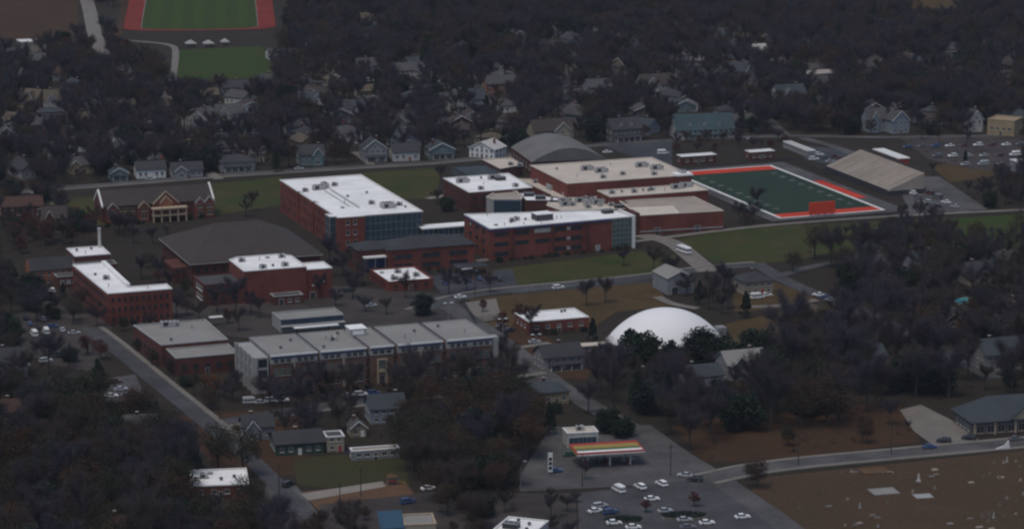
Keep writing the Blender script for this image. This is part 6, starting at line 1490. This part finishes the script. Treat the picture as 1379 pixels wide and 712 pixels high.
REGIONS = [
 ([(1215,188),(1400,184),(1400,236),(1310,226),(1250,214)], 13, {'bare': 5, 'evergreen': 1, 'russet': 1}, (.5, .8), 'tree over the parked cars at the right edge', 'trees over the right-edge car park'),
 ([(890,190),(1060,188),(1060,206),(1000,204),(900,212)], 11, {'bare': 4, 'maroon': 1.5}, (.45, .65), 'tree between the road and the field houses', 'trees by the field houses'),
 ([(560,640),(705,630),(700,668),(655,690),(640,720),(605,700),(575,680)], 8, {'russet': 4, 'bare': 3, 'evergreen': 1, 'olive': 1}, (.8, 1.25), 'tree at the lower end of the russet grove', 'trees of the grove end'),
 ([(430,690),(500,690),(505,730),(430,760),(380,730)], 8, {'bare': 4, 'russet': 2}, (.7, 1.0), 'tree by the yards at the bottom edge', 'trees by the bottom yards'),
 ([(170,366),(225,350),(262,392),(300,398),(300,430),(236,428),(225,395)], 8, {'bare': 5, 'olive': 1, 'russet': 1, 'maroon': .6}, (.5, .8), 'tree in the court between the L-shaped block and the gymnasium', 'trees of the inner court'),
 ([(300,425),(360,412),(372,436),(395,445),(330,450)], 8, {'bare': 5, 'maroon': 1}, (.45, .7), 'tree behind the grey-roofed street front', 'trees behind the street front'),
 ([(445,400),(510,390),(560,420),(600,425),(560,436),(470,436)], 9, {'bare': 5}, (.45, .7), 'tree in the yard before the patchy white roof', 'trees of the school yard'),
 ([(240,490),(330,505),(340,540),(290,560),(250,530)], 8, {'bare': 3, 'orange': 2, 'russet': 1, 'evergreen': 1}, (.5, .75), 'tree in the corner before the low grey-roofed block', 'trees before the low block'),
 ([(300,262),(372,262),(372,290),(310,296)], 9, {'bare': 5}, (.5, .7), 'tree between the old school and the long hall', 'trees between old school and hall'),
 ([(672,380),(700,375),(900,352),(905,372),(700,398)], 13, {'bare': 5}, (.5, .75), 'tree along the street below the right-hand block', 'street trees below the right-hand block'),
 ([(640,440),(700,420),(700,450),(680,462)], 8, {'bare': 3, 'maroon': 2}, (.5, .7), 'tree beside the paved court', 'trees by the paved court'),
 ([(590,480),(700,470),(730,500),(700,515)], 8, {'bare': 4}, (.5, .8), 'tree at the right end of the street front', 'trees at the right end of the street front'),
 ([(980,300),(1020,292),(1030,302),(985,312)], 6, {'bare': 4, 'russet': 1}, (.45, .7), 'tree between the sports block and the football field', 'trees beside the football field'),   # outline in photo pixels, spacing (m), kinds with weights, scale range, label, group
 ([(-60,-120),(1440,-120),(1440,10),(-60,10)], 10.5, {'bare': 8, 'russet': 2.2, 'evergreen': 1.4, 'conifer': .8}, (1.0, 1.5), 'tree in the distant bare wood along the top edge', 'trees of the top edge'),
 ([(340,10),(1440,10),(1440,110),(390,110),(380,60)], 10.5, {'bare': 8, 'russet': 2.2, 'evergreen': 1.4, 'conifer': .8, 'olive': .8}, (1.0, 1.55), 'tree in the far dark wood behind the neighbourhood', 'trees of the far wood'),
 ([(-60,50),(170,50),(240,105),(380,100),(400,140),(-60,170)], 9.0, {'bare': 8, 'russet': 1.5, 'evergreen': 1, 'conifer': .4, 'maroon': .6}, (.85, 1.35), 'tree among the upper left houses below the running track', 'trees below the running track'),
 ([(-60,150),(380,130),(380,232),(200,242),(-60,258)], 9.0, {'bare': 8, 'russet': 1.2, 'evergreen': .9, 'conifer': .4, 'olive': .6}, (.85, 1.35), 'tree among the left houses above the back road', 'trees above the back road, left'),
 ([(380,108),(720,108),(720,200),(560,216),(380,226)], 8.8, {'bare': 8, 'russet': 2.4, 'evergreen': 1.4, 'conifer': .8}, (.85, 1.35), 'tree among the middle houses above the back road', 'trees above the back road, middle'),
 ([(720,108),(1060,108),(1080,178),(900,186),(720,200)], 9.0, {'bare': 8, 'russet': 2.0, 'evergreen': 1.5, 'conifer': .8}, (.85, 1.35), 'tree among the houses above the football field', 'trees above the football field'),
 ([(1060,108),(1440,108),(1440,182),(1200,186),(1080,180)], 8.4, {'bare': 8, 'russet': 2.2, 'evergreen': 1.6, 'conifer': .8}, (.85, 1.35), 'tree in the dark wood right of the football field', 'trees right of the football field'),
 ([(1240,228),(1440,232),(1440,288),(1290,284)], 9.0, {'bare': 8, 'russet': 1, 'evergreen': 1}, (.7, 1.0), 'tree beside the right-edge car park', 'trees by the right-edge car park'),
 ([(-60,256),(80,262),(130,300),(130,330),(20,345),(-60,350)], 9.0, {'bare': 5, 'maroon': 3, 'russet': 1, 'evergreen': .8}, (.7, 1.0), 'tree at the left edge beside the old gabled school', 'trees beside the old school'),
 ([(150,300),(240,302),(220,330),(150,334)], 9.0, {'bare': 6, 'maroon': 1.0, 'olive': 1}, (.55, .8), 'tree between the old gabled school and the auditorium', 'trees before the old school'),
 ([(-60,350),(20,380),(120,445),(140,480),(-60,560)], 9.2, {'bare': 7, 'russet': 1, 'evergreen': 1.6, 'conifer': .6, 'olive': .8}, (.85, 1.2), 'tree round the left campus car park', 'trees round the left car park'),
 ([(-60,545),(130,540),(200,520),(290,590),(370,670),(420,770),(-60,790)], 8.2, {'bare': 5, 'olive': 3.0, 'russet': 2.6, 'evergreen': 1.4, 'conifer': .3}, (1.0, 1.5), 'tree in the thick lower left wood', 'trees of the lower left wood'),
 ([(140,470),(170,490),(250,560),(200,520)], 9.0, {'bare': 3}, (.6, .8), 'tree by the left road', 'trees by the left road'),
 ([(345,536),(690,508),(700,520),(560,545),(540,600),(480,580),(350,600)], 8.0, {'bare': 8, 'russet': 1.5, 'evergreen': .4}, (.7, .95), 'tree along the street before the long school front', 'street trees before the school front'),
 ([(538,575),(560,545),(690,525),(730,560),(722,640),(700,672),(600,672),(560,650)], 8.6, {'bare': 2.5, 'russet': 6, 'olive': 1.5, 'evergreen': .8}, (1.05, 1.5), 'tree in the russet grove left of the petrol station', 'trees of the russet grove'),
 ([(700,520),(760,545),(800,560),(760,580),(715,590)], 9.0, {'evergreen': 3, 'conifer': 1.5, 'russet': 2, 'bare': 3}, (.7, 1.0), 'tree behind the petrol station', 'trees behind the petrol station'),
 ([(800,480),(850,488),(980,490),(1000,560),(960,620),(870,580),(790,535)], 9.2, {'bare': 7, 'russet': 1.4, 'evergreen': 1.2, 'conifer': .3}, (.9, 1.3), 'tree in the wood below the dome', 'trees below the dome'),
 ([(985,455),(1080,455),(1200,440),(1330,500),(1400,470),(1440,560),(1330,540),(1215,545),(1205,560),(1080,588),(990,580)], 9.6, {'bare': 8, 'russet': 1.6, 'evergreen': 1.4, 'olive': .8}, (1.1, 1.6), 'tree in the large right-hand wood', 'trees of the large right-hand wood'),
 ([(1080,340),(1150,338),(1440,332),(1440,470),(1330,500),(1200,430),(1130,395)], 9.8, {'bare': 8, 'russet': 1.2, 'evergreen': 1.4, 'olive': .6}, (1.0, 1.4), 'tree in the wood below the right-hand lawn', 'trees below the right-hand lawn'),
 ([(1125,300),(1290,296),(1300,335),(1150,340)], 8.0, {'bare': 7, 'olive': 2, 'evergreen': .6}, (.6, .85), 'tree on the lawn below the grandstand', 'trees below the grandstand'),
 ([(1040,560),(1210,545),(1235,590),(1060,612)], 13, {'bare': 4, 'russet': 2, 'maroon': 1, 'olive': 1}, (.45, .75), 'tree on the leaf-strewn ground above the cemetery road', 'trees above the cemetery road'),
 ([(640,690),(720,680),(790,655),(800,740),(640,760)], 10, {'bare': 5}, (.4, .6), 'bare tree at the left of the car park', 'trees left of the car park'),
 ([(420,670),(500,690),(490,770),(400,770)], 9, {'bare': 5, 'russet': 2}, (.6, .85), 'tree beside the bottom clay lot', 'trees by the clay lot'),
 ([(560,690),(650,680),(650,770),(600,770)], 8, {'bare': 4, 'russet': 3, 'evergreen': 1.5}, (.6, .9), 'tree by the bottom shops', 'trees by the bottom shops'),
 ([(895,405),(960,395),(1000,400),(990,430),(960,420)], 9, {'bare': 4, 'evergreen': 2, 'conifer': 1}, (.6, .9), 'tree between the barn and the slate-roofed pavilion', 'trees by the barn'),
 ([(930,345),(1000,345),(1010,360),(940,372)], 9, {'bare': 4, 'olive': 1}, (.5, .7), 'tree at the foot of the concrete drive', 'trees by the concrete drive'),
 ([(575,250),(600,240),(600,280),(580,280)], 8, {'bare': 2}, (.5, .7), 'bare tree by the squat white-roofed block', 'trees by the squat block'),
 ([(1000,700),(1060,740),(1130,770),(1000,770)], 9, {'bare': 2, 'russet': 2}, (.6, .8), 'tree at the lower end of the main road', 'trees at the road end'),
]
for poly, sp, kinds, (s0, s1), label, group in REGIONS:
    W = [G(*p) for p in poly]; x0, x1 = min(p.x for p in W), max(p.x for p in W); y0, y1 = min(p.y for p in W), max(p.y for p in W)
    wp = [(p.x, p.y) for p in W]; ks, ws = list(kinds), list(kinds.values())
    nx, ny = int((x1-x0)/sp)+1, int((y1-y0)/sp)+1
    for j in range(ny+1):
        for i in range(nx+1):
            x = x0 + (i + (j % 2)*.5 + RNG.uniform(-.42,.42))*sp; y = y0 + (j + RNG.uniform(-.42,.42))*sp
            if not inpoly(x, y, wp) or in_foot(x, y): continue
            kind = RNG.choices(ks, ws)[0]; s = RNG.uniform(s0, s1)
            if not far_enough(x, y, sp*.62): continue
            bx, by = PX(x, y, 0); k = FPX/math.hypot(y, CAMZ); pr = PROTO[kind][0]; hp = pr[2]*s*k; wq = pr[3]*s*k*.75
            def clash(hp, wq):
                q = [kept(bx + fx*wq, by - fy*hp) for fy in (.3, .5, .7, .9) for fx in (-1, 0, 1)]
                return q.count(2) > 2 or q.count(1) > (5 if kind == 'bare' else 3)
            if clash(hp, wq):
                # a lower tree may still fit
                s *= .55
                if clash(hp*.55, wq*.55): continue
            plant(kind, x, y, s, label, group)

# the largest-showing trees of each kind are things; the rest is one wood
LIMIT = {'bare': 290, 'russet': 120, 'olive': 70, 'maroon': 60, 'orange': 20, 'evergreen': 110, 'conifer': 50}
KN = {'bare': 'bare_tree', 'russet': 'russet_tree', 'olive': 'olive_tree', 'maroon': 'maroon_tree', 'orange': 'orange_tree', 'evergreen': 'evergreen_tree', 'conifer': 'conifer_tree'}
KW = {'bare': 'bare grey', 'russet': 'brown-leaved', 'olive': 'olive-leaved', 'maroon': 'maroon-leaved', 'orange': 'orange-leaved', 'evergreen': 'dark evergreen', 'conifer': 'dark pointed conifer'}
def shows(tr):
    bx, by = PX(tr[2], tr[3], tr[4]*5); inside = -15 < bx < W_+15 and -5 < by < H_+25
    return (2 if tr[8] else (1 if inside else 0), tr[4]*PROTO[tr[0]][tr[1]][2]/tr[3])
wood = []
RB = {r_[5]: (min(p[0] for p in r_[0]), max(p[0] for p in r_[0]), min(p[1] for p in r_[0]), max(p[1] for p in r_[0])) for r_ in REGIONS}
for kind in LIMIT:
    L = sorted([q for q in TREES if q[0] == kind], key=shows, reverse=True)
    wood += L[LIMIT[kind]:]
    for (kd, i, x, y, s, rz, label, group, force) in L[:LIMIT[kind]]:
        pr = PROTO[kd][i]
        if not force:
            ex = RB[group]; bx, by = PX(x, y)
            tx, ty = (bx-max(ex[0],0))/max(1, min(ex[1],W_)-max(ex[0],0)), (by-max(ex[2],0))/max(1, min(ex[3],H_)-max(ex[2],0))
            pl = ('upper ' if ty < .33 else 'lower ' if ty > .66 else 'middle ') + ('left' if tx < .25 else 'right' if tx > .75 else 'centre left' if tx < .5 else 'centre right')
            lab = KW[kd] + ' ' + label.replace('bare tree', 'tree') if 'bare' not in label or kd != 'bare' else label
            lab = lab.replace('distant bare wood', 'distant wood')
            lab = ('small ' if s < .68 else 'tall ' if s > 1.0 else '') + lab + ', ' + pl
            if len(lab.split()) > 16: lab = lab[:lab.rindex(',')]
        else: lab = label
        t = thing(KN[kd], lab, 'tree', (x, y, 0), rz, (group + ', ' + KW[kd]) if group else None); t.scale = (s, s, s*RNG.uniform(.9, 1.08))
        put('trunk', pr[0], t); put('crown', pr[1], t)
print('TREES', len(TREES), 'wood', len(wood))
# the wood: points carrying whole trees
if wood:
    pc = bpy.data.collections.new('tree_forms'); order = []
    for kind in LIMIT:
        for i, pr in enumerate(PROTO[kind]):
            b, V, T, cm = pr[4:8]; o = len(b.v)
            VV = list(b.v) + [tuple(v) for v in V]; FF = list(b.f) + [tuple(q+o for q in f) for f in T]
            me = tri_mesh('whole_tree', VV, FF, ['bark', cm], [0]*len(b.f) + [1]*len(T))
            ob = bpy.data.objects.new('form_%03d' % len(order), me); pc.objects.link(ob); order.append((kind, i))
    idx = {k: n for n, k in enumerate(order)}
    me = bpy.data.meshes.new('far_wood'); me.from_pydata([(q[2], q[3], 0) for q in wood], [], [])
    for nm, ty, vals in (('form', 'INT', [idx[(q[0], q[1])] for q in wood]), ('turn', 'FLOAT', [q[5] for q in wood]), ('grow', 'FLOAT', [q[4] for q in wood])):
        at = me.attributes.new(nm, ty, 'POINT'); at.data.foreach_set('value', vals)
    wo = put('far_wood', me); tag(wo, 'far bare wood that reads as one dark mass behind the houses', 'wood', kind='stuff')
    ng = bpy.data.node_groups.new('wood', 'GeometryNodeTree'); ng.interface.new_socket('Geometry', in_out='INPUT', socket_type='NodeSocketGeometry'); ng.interface.new_socket('Geometry', in_out='OUTPUT', socket_type='NodeSocketGeometry')
    N = ng.nodes; gi = N.new('NodeGroupInput'); go = N.new('NodeGroupOutput'); ip = N.new('GeometryNodeInstanceOnPoints'); ci = N.new('GeometryNodeCollectionInfo')
    ci.inputs['Collection'].default_value = pc; ci.inputs['Separate Children'].default_value = True; ci.inputs['Reset Children'].default_value = True
    def attr(nm, ty): a = N.new('GeometryNodeInputNamedAttribute'); a.data_type = ty; a.inputs['Name'].default_value = nm; return a.outputs['Attribute']
    cx = N.new('ShaderNodeCombineXYZ'); ng.links.new(attr('turn', 'FLOAT'), cx.inputs['Z']); ip.inputs['Pick Instance'].default_value = True
    ng.links.new(gi.outputs[0], ip.inputs['Points']); ng.links.new(ci.outputs[0], ip.inputs['Instance']); ng.links.new(attr('form', 'INT'), ip.inputs['Instance Index'])
    er = N.new('FunctionNodeEulerToRotation'); ng.links.new(cx.outputs[0], er.inputs[0]); ng.links.new(er.outputs[0], ip.inputs['Rotation'])
    c2 = N.new('ShaderNodeCombineXYZ'); gr = attr('grow', 'FLOAT')
    for s_ in 'XYZ': ng.links.new(gr, c2.inputs[s_])
    ng.links.new(c2.outputs[0], ip.inputs['Scale']); ng.links.new(ip.outputs[0], go.inputs[0])
    wo.modifiers.new('wood', 'NODES').node_group = ng

SHRUB_ROWS = [([(668,353),(850,335)], 16, 'low shrub against the front of the right-hand brick block', 'shrubs at the right-hand block'), ([(185,452),(236,505)], 12, 'dark shrub along the left flank of the low grey-roofed block', 'shrubs along the low block'),
 ([(360,535),(660,508)], 22, 'shrub at the foot of the long street front', 'shrubs at the street front'), ([(150,440),(228,434)], 8, 'shrub at the foot of the L-shaped block', 'shrubs at the L-shaped block'), ([(530,368),(638,364)], 8, 'shrub before the two-storey dark-roofed block', 'shrubs at the two-storey block'),
 ([(142,306),(290,292)], 12, 'shrub before the old gabled school', 'shrubs at the old school'), ([(262,388),(300,398)], 5, 'shrub in the corner of the auditorium', 'shrubs at the auditorium'), ([(715,452),(790,446)], 7, 'shrub before the small white-roofed brick block', 'shrubs at the small brick block')]
for (pa, pb), n, lab, grp in SHRUB_ROWS:
    for i in range(n):
        f = (i + RNG.uniform(.1, .9))/n; c = G(pa[0]+(pb[0]-pa[0])*f, pa[1]+(pb[1]-pa[1])*f); kd = RNG.choice(['evergreen', 'evergreen', 'olive', 'maroon']); pr = RNG.choice(PROTO[kd]); sc_ = RNG.uniform(.12, .26)
        t = thing('shrub', lab, 'shrub', (c.x, c.y, -.1), RNG.uniform(0, 6.28), grp); t.scale = (sc_*1.3, sc_*1.3, sc_); put('stem', pr[0], t); put('foliage', pr[1], t)
# undergrowth: low scrub that nobody could count
def scrub(n):
    V, T = [], []; rr = random.Random(77); cnt = 0; tries = 0
    polys = [([(p.x, p.y) for p in [G(*q) for q in pl[0]]]) for pl in REGIONS]
    while cnt < n and tries < n*30:
        tries += 1; pl = rr.choice(REGIONS)[0]; px, py = rr.uniform(-20, 1400), rr.uniform(20, 720)
        if not inpoly(px, py, pl) or kept(px, py-3): continue
        c = G(px, py)
        if in_foot(c.x, c.y): continue
        cnt += 1; r = rr.uniform(.8, 2.0); h = rr.uniform(.8, 2.2)
        for i in range(26):
            p = c + Vector((rr.gauss(0,.5)*r, rr.gauss(0,.5)*r, abs(rr.gauss(0,.5))*h)); a = Vector((rr.gauss(0,1), rr.gauss(0,1), rr.gauss(0,.7))).normalized()*rr.uniform(.2,.5); e = Vector((rr.gauss(0,1), rr.gauss(0,1), rr.gauss(0,1))).normalized()*rr.uniform(.2,.5)
            o = len(V); V += [tuple(p-a), tuple(p+a), tuple(p+e)]; T.append((o,o+1,o+2))
    return V, T
for nm, n, m_ in (('scrub', 2600, 'twig'), ('dark_scrub', 900, 'evergreen'), ('brown_scrub', 1200, 'russet')):
    V, T = scrub(n); o = put(nm, tri_mesh(nm, V, T, [m_])); tag(o, {'scrub': 'low bare twiggy undergrowth under the trees', 'dark_scrub': 'low dark green bushes under the trees', 'brown_scrub': 'low brown leafy undergrowth under the trees'}[nm], 'undergrowth', kind='stuff')

# ================================================================ HAZE
b = MB().box(-6500, 6500, -2500, 9500, -1.0, 275.0); hz = b.build('haze', 'ground')
m_ = bpy.data.materials.new('haze_air'); m_.use_nodes = True; n_ = m_.node_tree.nodes; n_.remove(n_['Principled BSDF'])
v = n_.new('ShaderNodeVolumePrincipled'); v.inputs['Color'].default_value = (0.80, 0.86, 1.0, 1); v.inputs['Density'].default_value = 0.000027; v.inputs['Anisotropy'].default_value = 0.0
m_.node_tree.links.new(v.outputs[0], n_['Material Output'].inputs['Volume'])
hz.data.materials.clear(); hz.data.materials.append(m_); tag(hz, 'thin pale blue haze filling the air', 'haze', kind='stuff')
